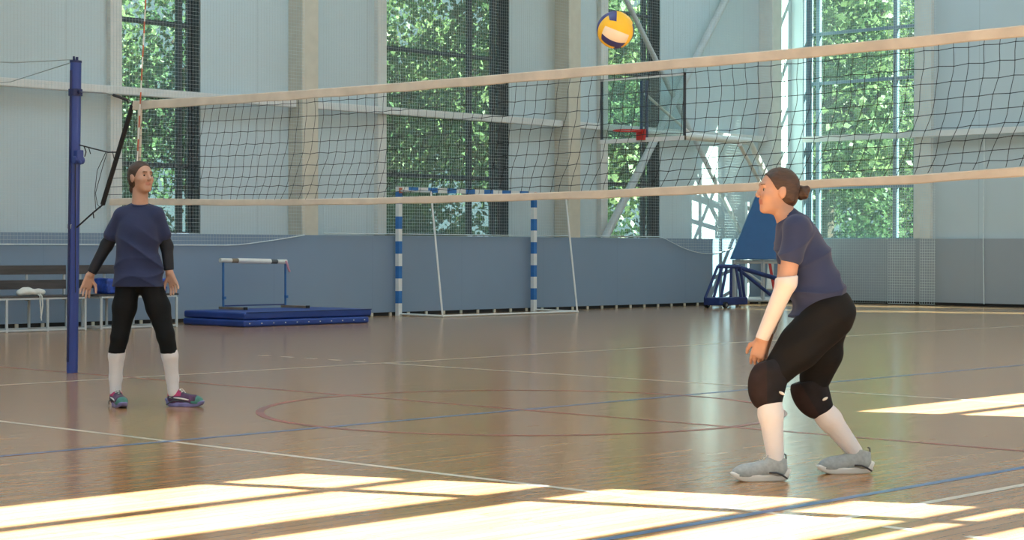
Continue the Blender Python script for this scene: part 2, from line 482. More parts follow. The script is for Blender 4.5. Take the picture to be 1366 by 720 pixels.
n = 3
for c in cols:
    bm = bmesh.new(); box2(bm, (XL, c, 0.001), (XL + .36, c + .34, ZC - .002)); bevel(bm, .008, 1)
    struct('trim_%d' % n, bm, M['beige'] if c < 30 else M['cream']); n += 1  # corner column coloured cream to imitate the sun on it
for a in (16.05, 21.4, 27.18):
    bm = bmesh.new(); box2(bm, (XL + .001, a, PADZ + .01), (XL + .10, a + .2, ZC - .002)); struct('trim_%d' % n, bm, M['cream']); n += 1
for i in range(len(cols) - 1):
    bm = bmesh.new(); box2(bm, (XL + .12, cols[i] + .36, 3.39), (XL + .24, cols[i + 1] - .02, 3.51)); bevel(bm, .012, 2)
    for q in range(4):
        yy = cols[i] + 1.2 + q * 1.35
        box2(bm, (XL + .0, yy, 3.42), (XL + .13, yy + .06, 3.48))
    struct('trim_%d' % n, bm, M['rail']); n += 1
bm = bmesh.new(); box2(bm, (XL + .45, YB - .22, 3.42), (XR - .3, YB - .10, 3.54)); struct('trim_%d' % n, bm, M['rail']); n += 1
bm = bmesh.new(); box2(bm, (-20.30, YB - .10, PADZ + .01), (-19.90, YB - .001, ZC - .002)); struct('trim_%d' % n, bm, M['cream']); n += 1
bm = bmesh.new(); box2(bm, (XL + .37, YB - .30, PADZ + .01), (XL + .55, YB - .001, ZC - .002)) ; bm.free()
# steel cross bracing of the last bay
bm = bmesh.new(); tube(bm, (XL + .25, 26.4, 7.53), (XL + .25, 31.9, .92), .05, 14); struct('trim_%d' % n, bm, M['brace']); n += 1
bm = bmesh.new(); tube(bm, (XL + .27, 31.95, 7.62), (XL + .27, 26.45, .5), .078, 14); struct('trim_%d' % n, bm, M['brace']); n += 1

# ------------------------------------------------------------ outside: lawn, trees, a pale building
bm = bmesh.new(); box2(bm, (-90, -60, -.5), (60, 110, -.25)); struct('ground', bm, M['grass'])

def crown_mesh(seed, R, H, nleaf, z0, leaf=.22, lm='leafA'):
    rng = np.random.default_rng(seed)
    # blobs that make up the crown
    nb = 26
    bc = rng.normal(size=(nb, 3)); bc /= np.linalg.norm(bc, axis=1)[:, None]
    bc *= rng.uniform(.35, .85, (nb, 1)); bc *= np.array([R, R, H / 2]); bc[:, 2] += z0 + H / 2
    br = rng.uniform(.28, .5, nb) * R
    w = br ** 2 / (br ** 2).sum()
    idx = rng.choice(nb, nleaf, p=w)
    d = rng.normal(size=(nleaf, 3)); d /= np.linalg.norm(d, axis=1)[:, None]
    pos = bc[idx] + d * br[idx][:, None] * rng.uniform(.6, 1.05, (nleaf, 1)) ** .6
    nrm = d + rng.normal(size=(nleaf, 3)) * .7; nrm /= np.linalg.norm(nrm, axis=1)[:, None]
    t = np.cross(nrm, rng.normal(size=(nleaf, 3))); t /= np.linalg.norm(t, axis=1)[:, None]
    b = np.cross(nrm, t)
    s = rng.uniform(.55, 1.3, (nleaf, 1)) * leaf
    V = np.stack([pos + t * s * .5, pos + b * s * .32 + nrm * s * .08, pos - t * s * .5, pos - b * s * .32 + nrm * s * .08], 1).reshape(-1, 3)
    me = bpy.data.meshes.new('crown')
    me.from_pydata([], [], [])
    me.vertices.add(len(V)); me.vertices.foreach_set('co', V.ravel())
    me.loops.add(nleaf * 4); me.loops.foreach_set('vertex_index', np.arange(nleaf * 4))
    me.polygons.add(nleaf); me.polygons.foreach_set('loop_start', np.arange(nleaf) * 4); me.polygons.foreach_set('loop_total', np.full(nleaf, 4))
    me.materials.append(M[lm]); me.update(); me.validate()
    return me

def trunk_mesh(seed, h, r):
    random.seed(seed); bm = bmesh.new()
    polytube(bm, [(0, 0, -.3), (.05, .02, h * .3), (.1, -.05, h * .6), (.05, 0, h)], r, 8)
    for q in range(6):
        a = random.uniform(0, 6.28); z = h * random.uniform(.35, .85); L = random.uniform(1, 2.2)
        polytube(bm, [(0.06, 0, z), (L * .5 * math.cos(a), L * .5 * math.sin(a), z + L * .5), (L * math.cos(a), L * math.sin(a), z + L)], r * .35, 6)
    me = bpy.data.meshes.new('trunk'); bm.to_mesh(me); bm.free(); me.materials.append(M['bark']); return me

crowns = [crown_mesh(1, 3.4, 9.5, 15000, .8), crown_mesh(2, 3.8, 10.5, 17000, .6, .24), crown_mesh(3, 3.2, 8.5, 14000, .6, .2, 'leafB')]
trunks = [trunk_mesh(5, 7.5, .16), trunk_mesh(6, 8, .2), trunk_mesh(7, 6.5, .14)]
def cam_pt(u, D):
    lat = (u - 683) / F_PX * D
    return fwd * D + right * lat
tree_spots = [  # lateral metres right of the camera axis, depth, kind
    (-17.5, 50, 0, 'behind the left window'), (-12.0, 46, 1, 'behind the narrow left window'), (-6.2, 46, 2, ''), (-3.4, 54, 0, ''), (.9, 47, 1, ''),
    (4.6, 56, 0, ''), (8.4, 50, 1, ''), (11.4, 61, 2, ''), (15.4, 52, 1, ''), (20.5, 60, 0, ''),
    (-22, 64, 2, ''), (-14, 62, 2, ''), (-7, 66, 2, ''), (1, 67, 2, ''), (8, 72, 2, ''), (15.5, 76, 2, ''), (23, 72, 2, '')]
tl = ['leafy tree seen through the leftmost window, far left edge of it',
      'bright leafy tree filling the narrow leftmost window',
      'deep green tree at the left edge of the wide middle window',
      'bright leafy tree left of centre behind the wide middle window',
      'large leafy tree right of centre behind the wide middle window',
      'leafy tree behind the narrow window next to the flying ball',
      'large leafy tree behind the cross bracing window edge',
      'deep green tree between the narrow window and the end wall window',
      'large bright tree behind the left part of the end wall window',
      'bright leafy tree behind the right part of the end wall window']
bl = ['back row tree at far left, behind the tree of the leftmost window', 'back row tree behind the right side of the leftmost window', 'back row tree between the leftmost and the wide window',
      'back row tree behind the right side of the wide window', 'back row tree behind the cross bracing', 'back row tree behind the left side of the end wall window', 'back row tree behind the right side of the end wall window']
for i, (lat, D, kd, _) in enumerate(tree_spots):
    p = fwd * D + right * lat
    back = i >= 10
    t = thing('tree', tl[i] if not back else bl[i - 10], 'tree', (p.x, p.y, -.25), i * 1.3, 'trees outside the hall windows' if not back else 'back row of trees outside')
    t.scale = (1.15 if back else 1,) * 3
    link('crown', crowns[kd], t); link('trunk', trunks[kd], t)
# low shrubs under the trees
shr = crown_mesh(9, 1.7, 2.6, 5000, 0, .18, 'leafA')
shr2 = crown_mesh(10, 1.7, 2.6, 5000, 0, .18, 'leafB')
for i in range(12):
    D = 40.5 + (5.0 if i > 5 else .1 * i); lat = -20 + i * 3.6
    p = fwd * D + right * lat
    s = link('shrub', shr if i % 2 else shr2, None, (p.x, p.y, -.3)); s.rotation_euler = (0, 0, i)
    tag(s, 'low leafy shrub beneath the trees outside, ' + ['first', 'second', 'third', 'fourth', 'fifth', 'sixth', 'seventh', 'eighth', 'ninth', 'tenth', 'eleventh', 'twelfth'][i] + ' from the left', 'shrub', 'shrubs under the trees')
# ------------------------------------------------------------ protective netting in front of the windows
def netting(name, y0, y1, x, cell, r, hem, label):
    """white cord net hanging in the plane X = x; hem(y) gives its lower edge"""
    ys = np.arange(y0, y1 + 1e-6, cell)
    V = []; Fs = []
    def strand(p, q):
        i = len(V)
        d = np.array(q) - np.array(p); d /= np.linalg.norm(d)
        a = np.array([1., 0, 0]); b = np.cross(d, a)
        for c in (p, q):
            for t in range(3):
                an = t * 2.0944
                V.append(tuple(np.array(c) + (a * math.cos(an) + b * math.sin(an)) * r))
        for t in range(3):
            u = (t + 1) % 3; Fs.append((i + t, i + u, i + 3 + u, i + 3 + t))
    for y in ys: strand((x, y, hem(y)), (x, y, 8.6))
    z = 1.02
    while z < 8.6:
        run = None
        for y in ys:
            if hem(y) < z:
                run = (run[0], y) if run else (y, y)
            else:
                if run and run[1] > run[0]: strand((x, run[0], z), (x, run[1], z))
                run = None
        if run and run[1] > run[0]: strand((x, run[0], z), (x, run[1], z))
        z += cell
    me = bpy.data.meshes.new(name); me.from_pydata(V, [], Fs); me.materials.append(M['cord'])
    root = thing(name, label, 'netting', (x, y0, 8.6), 0)
    o = link('mesh_panel', me, root, (-x, -y0, -8.6))
    bm = bmesh.new(); polytube(bm, [(x + .004, y, hem(y)) for y in np.arange(y0, y1 + .01, .2)], .008, 6)
    obj('hem_cord', bm, M['cord'], root, loc=(-x, -y0, -8.6))
    bm = bmesh.new(); polytube(bm, [(x, y0, 8.6), (x, y1, 8.6)], .012, 6)
    obj('top_cord', bm, M['cord'], root, loc=(-x, -y0, -8.6))
hemA = lambda y: 1.17 if y < 18 else 1.17 + .17 * ((y - 18) / 1.5) ** 1.3
netting('protective_netting', 13.5, 19.5, XL + .44, .055, .0017, hemA, 'pale square mesh netting over the leftmost window with a hem above the benches')
netting('protective_netting', 19.9, 25.9, XL + .44, .055, .0017, lambda y: 1.37, 'pale square mesh netting over the wide window behind the striped goal')
netting('protective_netting', 26.32, 32.35, XL + .44, .055, .0017, lambda y: 1.37 if y < 28.6 or y > 31.6 else 1.37 - .33 * math.sin(math.pi * (y - 28.6) / 3.0), 'pale mesh netting with sagging hem between the narrow window and the corner')
def netting_end(x0, x1, z0, label, cell=.055, r=.0026):
    y = YB - .42
    V = []; Fs = []
    def strand(p, q):
        i = len(V)
        d = np.array(q) - np.array(p); d /= np.linalg.norm(d); a = np.array([0., 1, 0]); b = np.cross(d, a)
        for c in (p, q):
            for t in range(3):
                an = t * 2.0944
                V.append(tuple(np.array(c) + (a * math.cos(an) + b * math.sin(an)) * r))
        for t in range(3):
            u = (t + 1) % 3; Fs.append((i + t, i + u, i + 3 + u, i + 3 + t))
    for x in np.arange(x0, x1, cell): strand((x, y, z0), (x, y, 8.6))
    for z in np.arange(z0, 8.6, cell): strand((x0, y, z), (x1, y, z))
    me = bpy.data.meshes.new('protective_netting'); me.from_pydata(V, [], Fs); me.materials.append(M['cord'])
    tag(link('protective_netting', me), label, 'netting')
netting_end(-22.9, -20.75, .03, 'faint pale square mesh netting hanging in front of the end wall window', r=.0014)
netting_end(-20.70, -20.05, .03, 'strip of mesh netting thickened to imitate a sunlit patch at the right edge of the end wall window', r=.0042)  # thick pale cords stand in for sunlight on the end wall
netting_end(-19.95, -19.60, .03, 'narrow strip of mesh netting thickened to imitate a sunlit patch right of the end wall window trim', r=.0042)  # the imitated sunlit patch continues past the trim

# ------------------------------------------------------------ volleyball post and net
NY = LYC
post = thing('net_post', 'tall blue volleyball post standing left of the woman in black sleeves', 'post', (-14.36, NY, 0))
bm = bmesh.new()
n_seg = 24
for z0, z1, r in ((0.0, 2.77, .050),):
    tube(bm, (0, 0, z0), (0.06, 0, z1), r, n_seg)
obj('pole', bm, M['post'], post, smooth=False)
bm = bmesh.new(); 
box(bm, (.0 + .04, -.052, 1.4), (.016, .02, 2.6), Matrix.Rotation(.0216, 4, 'Y'))
obj('slot', bm, M['postd'], post)
bm = bmesh.new(); tube(bm, (.06, 0, 2.77), (.0605, 0, 2.79), .053, 20); tube(bm, (.03, 0, 2.79), (.03, 0, 2.83), .01, 8); tube(bm, (.08, 0, 2.79), (.08, 0, 2.82), .012, 8)
obj('cap', bm, M['postd'], post)
bm = bmesh.new(); box(bm, (.10, 0, 1.93), (.07, .07, .12)); tube(bm, (.10, -.05, 1.9), (.10, .05, 1.9), .035, 14); tube(bm, (.15, -.02, 1.9), (.17, -.02, 1.86), .012, 8); bevel(bm, .006, 1)
obj('winch', bm, M['post'], post)
bm = bmesh.new(); tube(bm, (.055, 0, 2.475), (.055, 0, 2.535), .062, 18); tube(bm, (.11, 0, 2.505), (.14, 0, 2.505), .02, 10)
obj('pulley_ring', bm, M['postd'], post)
bm = bmesh.new(); tube(bm, (.02, 0, 1.29), (.023, 0, 1.33), .054, 18)
obj('collar', bm, M['steel'], post)

def interp(x, xs, ys): return float(np.interp(x, xs, ys))
XS = [-13.43, -13.29, -12.16, -11.22, -10.36, -9.33, -8.82, -8.14, -7.69, -6.91, -6.36, -5.69, -5.05, -4.3]
ZT = [2.385, 2.38, 2.36, 2.35, 2.342, 2.338, 2.338, 2.338, 2.338, 2.339, 2.342, 2.35, 2.358, 2.37]
ZTB = [2.305, 2.304, 2.290, 2.278, 2.274, 2.272, 2.270, 2.270, 2.272, 2.274, 2.277, 2.284, 2.295, 2.305]
ZLT = [1.55, 1.547, 1.515, 1.503, 1.497, 1.502, 1.502, 1.508, 1.517, 1.530, 1.538, 1.550, 1.576, 1.60]
ZLB = [1.492, 1.489, 1.464, 1.452, 1.447, 1.448, 1.450, 1.453, 1.460, 1.474, 1.486, 1.498, 1.522, 1.54]
NET0, NET1 = -13.43, -4.35
net = thing('volleyball_net', 'black volleyball net with cream tapes stretched across the court', 'net', ((NET0 + NET1) / 2, NY, 0))
off = (-(NET0 + NET1) / 2, -NY, 0)
def strip(name, xs, top, bot, m, th=.012, wob=.0):
    bm = bmesh.new(); prev = None
    for x in xs:
        t, b = top(x), bot(x)
        yo = wob * math.sin(x * 5.3) + wob * .6 * math.sin(x * 13.1)
        cur = [bm.verts.new((x, NY + yo + s * th / 2, z)) for s, z in ((-1, b + .006), (-1, t - .006), (-.3, t), (.3, t), (1, t - .006), (1, b + .006), (.3, b), (-.3, b))]
        if prev:
            for q in range(8): bm.faces.new((prev[q], prev[(q + 1) % 8], cur[(q + 1) % 8], cur[q]))
        else: bm.faces.new(cur)
        prev = cur
    bm.faces.new(prev[::-1])
    bmesh.ops.recalc_face_normals(bm, faces=bm.faces)
    return obj(name, bm, m, net, smooth=False, loc=off)
xx = np.linspace(NET0, NET1, 150)
strip('top_band', xx, lambda x: interp(x, XS, ZT), lambda x: interp(x, XS, ZTB) + .002 * math.sin(9 * x), M['band'], wob=.002)
xx2 = np.linspace(-13.78, NET1, 150)
strip('bottom_band', xx2, lambda x: interp(x, XS, ZLT), lambda x: interp(x, XS, ZLB) + .002 * math.sin(8 * x + 1), M['band'], wob=.003)
fr = [0, .04, .175, .30, .429, .543, .659, .766, .862, .945, 1]
def netpt(x, v):
    zt, zb = interp(x, XS, ZTB) + .003, interp(x, XS, ZLT) - .003
    t = (x - NET0) / (NET1 - NET0)
    sh = -(1 - t) * .20 * v ** 1.25 - t * .17 * max(0, v - .3) ** 1.5 / .586
    sh += .012 * math.sin(x * 21.7 + v * 9) * v + .006 * math.sin(x * 61 + v * 17)
    left = -(x - NET0 < .25) * 0
    yo = .05 * math.sin(v * 3.14) * math.sin(x * 1.7 + 1) + .02 * v * math.sin(x * 4.1)
    z = zt + (zb - zt) * v + .004 * math.sin(x * 33 + v * 20) * (0 < v < 1)
    return (x + sh, NY + yo * .6, z)
bm = bmesh.new()
x = NET0 + .05
colx = []
while x < NET1:
    colx.append(x); x += .0975
for x in colx:
    polytube(bm, [netpt(x, v) for v in (0, .04, .1, .175, .24, .30, .36, .429, .49, .543, .6, .659, .71, .766, .81, .862, .9, .945, 1)], .0021, 4)
    for v in fr[1:-1]:
        p = netpt(x, v); bmesh.ops.create_icosphere(bm, subdivisions=1, radius=.0042, matrix=Matrix.Translation(p))
# cords filling the slanted left end towards the side rod
def rodx(z): return -13.43 - .45 * (2.35 - z) / .85
for v in fr[1:-1]:
    p0 = netpt(colx[0], v)
    polytube(bm, [(rodx(p0[2]), NY, p0[2])] + [netpt(x, v) for x in colx] + [netpt(NET1, v)], .0021, 4)
obj('mesh_cords', bm, M['netblack'], net, loc=off)
bm = bmesh.new(); box(bm, ((-13.33 - 13.36) / 2, NY, 1.93), (.042, .016, .86), Matrix.Rotation(.045, 4, 'Y')); obj('side_tape', bm, M['band'], net, loc=off)
bm = bmesh.new(); tube(bm, (-13.44, NY, 2.345), (-13.885, NY, 1.50), .021, 12); tube(bm, (-13.43, NY, 2.385), (-13.44, NY, 2.345), .012, 8); obj('side_rod', bm, M['black'], net, loc=off)
bm = bmesh.new(); tube(bm, (-4.33, NY, 2.36), (-4.33, NY, 1.53), .02, 10); obj('end_rod', bm, M['black'], net, loc=off)
bm = bmesh.new()
cuts = np.linspace(1.45, 3.25, 19)
for i in range(18):
    z0, z1 = cuts[i], cuts[i + 1]; fx = lambda z: -13.38 + (z - 1.45) * .09
    tube(bm, (fx(z0), NY - .02, z0), (fx(z1), NY - .02, z1), .006, 8, mi=i % 2)
obj('antenna', bm, [M['white'], M['orange']], net, loc=off)
# lines that tie the net to the post
def cord(name, pts, r, m, label): 
    bm = bmesh.new(); polytube(bm, pts, r, 6); return tag(obj(name, bm, m), label, 'cord')
bm = bmesh.new()
polytube(bm, [(-14.22, NY, 2.505), (-13.85, NY, 2.475), (-13.72, NY, 2.45)], .005, 6, 0)
polytube(bm, [(-13.72, NY, 2.45), (-13.62, NY, 2.425), (-13.5, NY, 2.39)], .013, 8, 1)
polytube(bm, [(-13.5, NY, 2.39), (-13.40, NY, 2.365)], .006, 6, 0)
obj('tension_cable', bm, [M['steel'], M['netblack']], net, loc=off)
bm = bmesh.new()
polytube(bm, [(-14.24, NY, 2.035), (-14.0, NY, 1.99), (-13.8, NY, 1.955), (-13.62, NY, 1.95)], .006, 6)
polytube(bm, [(-14.17, NY, 2.02), (-14.14, NY, 1.97), (-14.16, NY, 1.93)], .005, 6)
polytube(bm, [(-14.1, NY, 2.01), (-14.07, NY, 1.95)], .004, 6)
polytube(bm, [(-13.80, NY - .01, 1.955), (-13.86, NY - .01, 1.85), (-13.98, NY - .01, 1.6), (-13.95, NY - .01, 1.5), (-13.9, NY - .01, 1.47)], .003, 5)
polytube(bm, [(-13.82, NY - .012, 1.955), (-13.95, NY - .012, 1.8), (-13.99, NY - .012, 1.6), (-13.97, NY - .012, 1.45)], .003, 5)
polytube(bm, [(-13.72, NY - .01, 1.96), (-13.70, NY - .01, 1.9), (-13.66, NY - .01, 1.86), (-13.62, NY - .01, 1.93)], .004, 5)
obj('middle_cord', bm, M['netblack'], net, loc=off)
bm = bmesh.new()
polytube(bm, [(-13.88, NY, 1.50), (-14.03, NY, 1.43), (-14.29, NY, 1.30)], .008, 6)
polytube(bm, [(-14.03, NY, 1.43), (-14.02, NY, 1.38)], .005, 6)
polytube(bm, [(-14.265, NY - .03, 1.9), (-14.262, NY - .03, 1.3), (-14.26, NY - .03, .95), (-14.262, NY - .03, .72)], .004, 5)
obj('lower_cord', bm, M['netblack'], net, loc=off)
bm = bmesh.new(); polytube(bm, [(-14.30, NY, 2.80), (-18, NY + 1.65, 3.14), (XL + .05, 13.52, 3.72)], .005, 5)
tag(obj('guy_wire', bm, M['steel']), 'thin level wire from the top of the blue post to the wall, the upper one', 'wire')
bm = bmesh.new(); polytube(bm, [(-14.30, NY, 2.785), (-18, NY + 1.62, 2.93), (XL + .05, 13.48, 3.34)], .005, 5)
tag(obj('guy_wire', bm, M['steel']), 'thin slanting wire from the top of the blue post, the lower one', 'wire')
bm = bmesh.new(); polytube(bm, [(-18.69, YB - .11, 3.4), (-18.70, YB - .12, 1.2), (-18.67, YB - .13, .05)], .012, 6)
tag(obj('hanging_rope', bm, M['cord']), 'pale rope hanging down the grey end wall at far right', 'rope')

post2 = thing('net_post', 'blue volleyball post at the right end of the net', 'post', (-3.45, NY, 0))
bm = bmesh.new(); tube(bm, (0, 0, 0), (0, 0, 2.77), .05, 24); obj('pole', bm, M['post'], post2)
bm = bmesh.new(); tube(bm, (0, 0, 2.77), (0, 0, 2.79), .053, 20); obj('cap', bm, M['postd'], post2)
bm = bmesh.new(); polytube(bm, [(-4.33, NY, 2.36), (-3.50, NY, 2.50)], .006, 6); obj('tension_cable', bm, M['steel'], net, loc=off)
bm = bmesh.new(); polytube(bm, [(-4.33, NY, 1.55), (-3.50, NY, 1.40)], .006, 6); obj('lower_cord', bm, M['netblack'], net, loc=off)

# ------------------------------------------------------------ volleyball in the air
def ball_mesh():
    bm = bmesh.new(); bmesh.ops.create_cube(bm, size=1)
    bmesh.ops.subdivide_edges(bm, edges=bm.edges, cuts=17, use_grid_fill=True)
    for f in bm.faces:
        c = f.calc_center_median(); a = max(range(3), key=lambda i: abs(c[i]))
        o = c[(a + 1) % 3]; band = 0 if o < -.17 else (1 if o < .17 else 2)
        s = c[a] > 0
        pal = {0: (0, 1, 0), 1: (0, 2, 1), 2: (1, 0, 0)}[a]
        f.material_index = pal[band] if s else pal[2 - band]
        f.smooth = True
    R = .105
    for v in bm.verts:
        p = v.co.copy(); a = max(range(3), key=lambda i: abs(p[i])); o = p[(a + 1) % 3]
        g = min(abs(abs(o) - .17), .5 - abs(o)) if True else 1
        v.co = p.normalized() * (R - (.0012 if g < .02 else 0))
    return bm
ball = obj('volleyball', ball_mesh(), [M['ball_y'], M['ball_b'], M['ball_w']], loc=(-6.79, 8.04, 2.345))
ball.rotation_euler = (.5, .35, .9)
tag(ball, 'yellow, blue and white volleyball flying above the net', 'ball')

# ------------------------------------------------------------ striped goal against the wall
g = thing('handball_goal', 'blue and white striped goal frame standing by the wall padding', 'goal', (-22.55, 23.2, 0))
def gp(x, y, z): return (x + 22.55, y - 23.2, z)
GX, G0, G1, GH = -22.89, 21.5, 24.84, 2.12
def striped(p0, p1, n, first, name, w=.08):
    bm = bmesh.new(); p0, p1 = Vector(p0), Vector(p1)
    for i in range(n):
        a, b = p0.lerp(p1, i / n), p0.lerp(p1, (i + 1) / n)
        lo = [min(a[j], b[j]) - (w / 2 if abs(p1[j] - p0[j]) < 1e-6 else 0) for j in range(3)]
        hi = [max(a[j], b[j]) + (w / 2 if abs(p1[j] - p0[j]) < 1e-6 else 0) for j in range(3)]
        box2(bm, lo, hi, (i + first) % 2)
    obj(name, bm, [M['white'], M['blue']], g)
striped(gp(GX, G0, 0), gp(GX, G0, GH - .04), 10, 0, 'goal_post')
striped(gp(GX, G1, 0), gp(GX, G1, GH - .04), 10, 0, 'goal_post')
striped(gp(GX, G0 - .04, GH), gp(GX, G1 + .04, GH), 15, 0, 'crossbar')
for y in (G0, G1):
    bm = bmesh.new(); tube(bm, gp(GX + .05, y, GH - .03), gp(GX + .75, y + .02, GH - .06), .016, 8); tube(bm, gp(GX + .75, y + .02, GH - .06), gp(GX + 1.05, y, .02), .016, 8)
    obj('rear_support', bm, M['white'], g)
    bm = bmesh.new(); tube(bm, gp(GX + .05, y, .03), gp(GX + 1.07, y, .02), .018, 8); obj('ground_bar', bm, M['white'], g)
bm = bmesh.new(); tube(bm, gp(GX + 1.05, G0, .02), gp(GX + 1.05, G1, .02), .018, 8); obj('rear_ground_bar', bm, M['white'], g)
for y in (G0, G1):
    bm = bmesh.new(); box(bm, gp(GX + .045, y, GH - .02), (.02, .07, .09)); bevel(bm, .004, 1)
    obj('corner_bracket', bm, M['orange'], g)

# ------------------------------------------------------------ mats and the padded bar stand
def slab(lo, hi, w=.03):
    bm = bmesh.new(); box2(bm, lo, hi); bevel(bm, w, 3); return bm
m1 = thing('gym_mat', 'lower blue vinyl gym mat of the stack on the floor by the wall', 'mat', (-21.7, 17.9, 0), .0, 'stacked blue gym mats')
obj('cover', slab((-.72, -1.2, .0), (.72, 1.2, .10)), M['mat_blue'], m1, smooth=False)
for y in np.arange(-1.1, 1.15, .22):
    bm = bmesh.new(); box(bm, (.722, y, .05), (.004, .02, .015)); obj('seam_tie', bm, M['white'], m1)
m2 = thing('gym_mat', 'upper blue vinyl gym mat lying on top of the lower mat', 'mat', (-21.72, 17.95, .105), .0, 'stacked blue gym mats')
obj('cover', slab((-.72, -1.22, 0), (.72, 1.22, .105)), M['mat_blue'], m2)
bm = bmesh.new(); tube(bm, (.73, -1.2, .1), (.73, 1.2, .1), .008, 6); obj('piping', bm, M['navym'], m2)

h = thing('padded_bar_stand', 'blue tube stand with a white taped crossbar standing on the blue mats', 'stand', (-22.33, 17.98, .212))
HX = -22.33
for dy in (-.6, .6):
    bm = bmesh.new(); tube(bm, (0, dy, 0.02), (0, dy, .70), .018, 10); box(bm, (.02, dy, .17), (.05, .04, .04)); obj('upright', bm, M['blueclr'], h)
    bm = bmesh.new(); box(bm, (.22, dy, .02), (.6, .05, .035)); box(bm, (.53, dy, .022), (.03, .055, .04), None, 1); obj('foot', bm, [M['brown'], M['dark']], h)
bm = bmesh.new(); tube(bm, (0, -.6, .05), (0, .6, .05), .010, 8); obj('lower_rail', bm, M['navym'], h)
bm = bmesh.new()
segs = [(-.66, -.45, 0), (-.45, -.33, 1), (-.33, .30, 2), (.30, .43, 3), (.43, .62, 0)]
for a, b, mi in segs: tube(bm, (0, a, .73 - .02 * (a + .6)), (0, b, .73 - .02 * (b + .6)), .034 if mi != 2 else .04, 12, mi=mi)
obj('crossbar', bm, [M['whitec'], M['brown'], M['white'], M['tape']], h)
bm = bmesh.new(); polytube(bm, [(.03, .58, .72), (.05, .6, .66), (.045, .62, .6), (.06, .64, .55)], .016, 6); obj('ribbon', bm, M['pink'], h)

# ------------------------------------------------------------ benches and bags
def bench(y0, y1, label):
    b = thing('bench', label, 'bench', (-21.95, (y0 + y1) / 2, 0), 0, 'benches along the left wall')
    L = (y1 - y0) / 2
    bm = bmesh.new()
    for i in range(3): box2(bm, (-.30 + i * .165, -L, .455), (-.30 + i * .165 + .15, L, .48))
    bevel(bm, .004, 1); obj('seat', bm, M['wood'], b)
    for z in (.56, .76):
        bm = bmesh.new(); box2(bm, (-.335, -L, z), (-.31, L - .02, z + .125)); bevel(bm, .004, 1); obj('backrest_board', bm, M['wood'], b)
    ys = [-L + .05, -L / 3, L / 3, L - .03]
    for y in ys:
        bm = bmesh.new()
        box2(bm, (.15, y - .014, .0), (.178, y + .014, .43)); obj('leg', bm, M['bframe'], b)
        bm = bmesh.new(); box2(bm, (-.305, y - .014, .0), (-.277, y + .014, .43)); box2(bm, (-.365, y - .014, .40), (-.337, y + .014, .86)); box2(bm, (-.365, y - .014, .40), (-.28, y + .014, .428)); obj('leg', bm, M['bframe'], b)
    bm = bmesh.new()
    for z in (.012, .43):
        for x in (.15, -.305): box2(bm, (x, -L + .05, z), (x + .026, L - .03, z + .026))
        for y in ys: box2(bm, (-.28, y - .013, z), (.15, y + .013, z + .026))
    obj('frame', bm, M['bframe'], b)
    return b
bench(12.75, 14.62, 'dark slatted bench with white frame left of the blue post')
bench(14.80, 16.15, 'dark slatted bench with white frame half hidden behind the woman in black sleeves')

# ------------------------------------------------------------ implicit surfaces for bodies, cloth and bags
def surface_nets(f, org, h):
    nx, ny, nz = f.shape
    s = f < 0
    acc = np.zeros((nx - 1, ny - 1, nz - 1, 3), np.float32); cnt = np.zeros((nx - 1, ny - 1, nz - 1), np.float32)
    # edges along each axis
    for ax in range(3):
        for o1 in (0, 1):
            for o2 in (0, 1):
                sl0 = [None] * 3; sl1 = [None] * 3
                oth = [a for a in range(3) if a != ax]
                offs = {oth[0]: o1, oth[1]: o2}
                for a in range(3):
                    n_ = f.shape[a]
                    if a == ax: sl0[a] = slice(0, n_ - 1); sl1[a] = slice(1, n_)
                    else: sl0[a] = slice(offs[a], n_ - 1 + offs[a]); sl1[a] = sl0[a]
                A = f[tuple(sl0)]; B = f[tuple(sl1)]
                ch = s[tuple(sl0)] != s[tuple(sl1)]
                t = np.where(ch, A / np.where(ch, A - B, 1), 0)
                pt = np.zeros(3)
                acc[..., ax] += np.where(ch, t, 0)
                acc[..., oth[0]] += np.where(ch, o1, 0); acc[..., oth[1]] += np.where(ch, o2, 0)
                cnt += ch
    act = cnt > 0
    idx = -np.ones(act.shape, np.int64); ii = np.argwhere(act); idx[act] = np.arange(len(ii))
    V = (ii + acc[act] / cnt[act][:, None]) * h + org
    Fs = []
    for ax in range(3):
        a1, a2 = [(1, 2), (2, 0), (0, 1)][ax]
        sl0 = [slice(1, -1)] * 3; sl1 = [slice(1, -1)] * 3
        sl0[ax] = slice(0, f.shape[ax] - 1); sl1[ax] = slice(1, f.shape[ax])
        ch = s[tuple(sl0)] != s[tuple(sl1)]
        e = np.argwhere(ch)
        ins = s[tuple(sl0)][ch]
        base = e.copy(); 
        for a in range(3):
            if a != ax: base[:, a] += 1
        def cell(d1, d2):
            c = base.copy(); c[:, a1] -= d1; c[:, a2] -= d2
            return idx[c[:, 0], c[:, 1], c[:, 2]]
        q = np.stack([cell(1, 1), cell(0, 1), cell(0, 0), cell(1, 0)], 1)
        q[~ins] = q[~ins][:, ::-1]
        Fs.append(q)
    Fs = np.concatenate(Fs)
    return V, Fs

def rot_to(fv, up=(0, 0, 1)):
    """matrix whose columns are forward, left and up axes"""
    fv = np.array(fv, float); fv /= np.linalg.norm(fv); up = np.array(up, float)
    l = np.cross(up, fv); l /= np.linalg.norm(l); u = np.cross(fv, l)
    return np.stack([fv, l, u], 1)

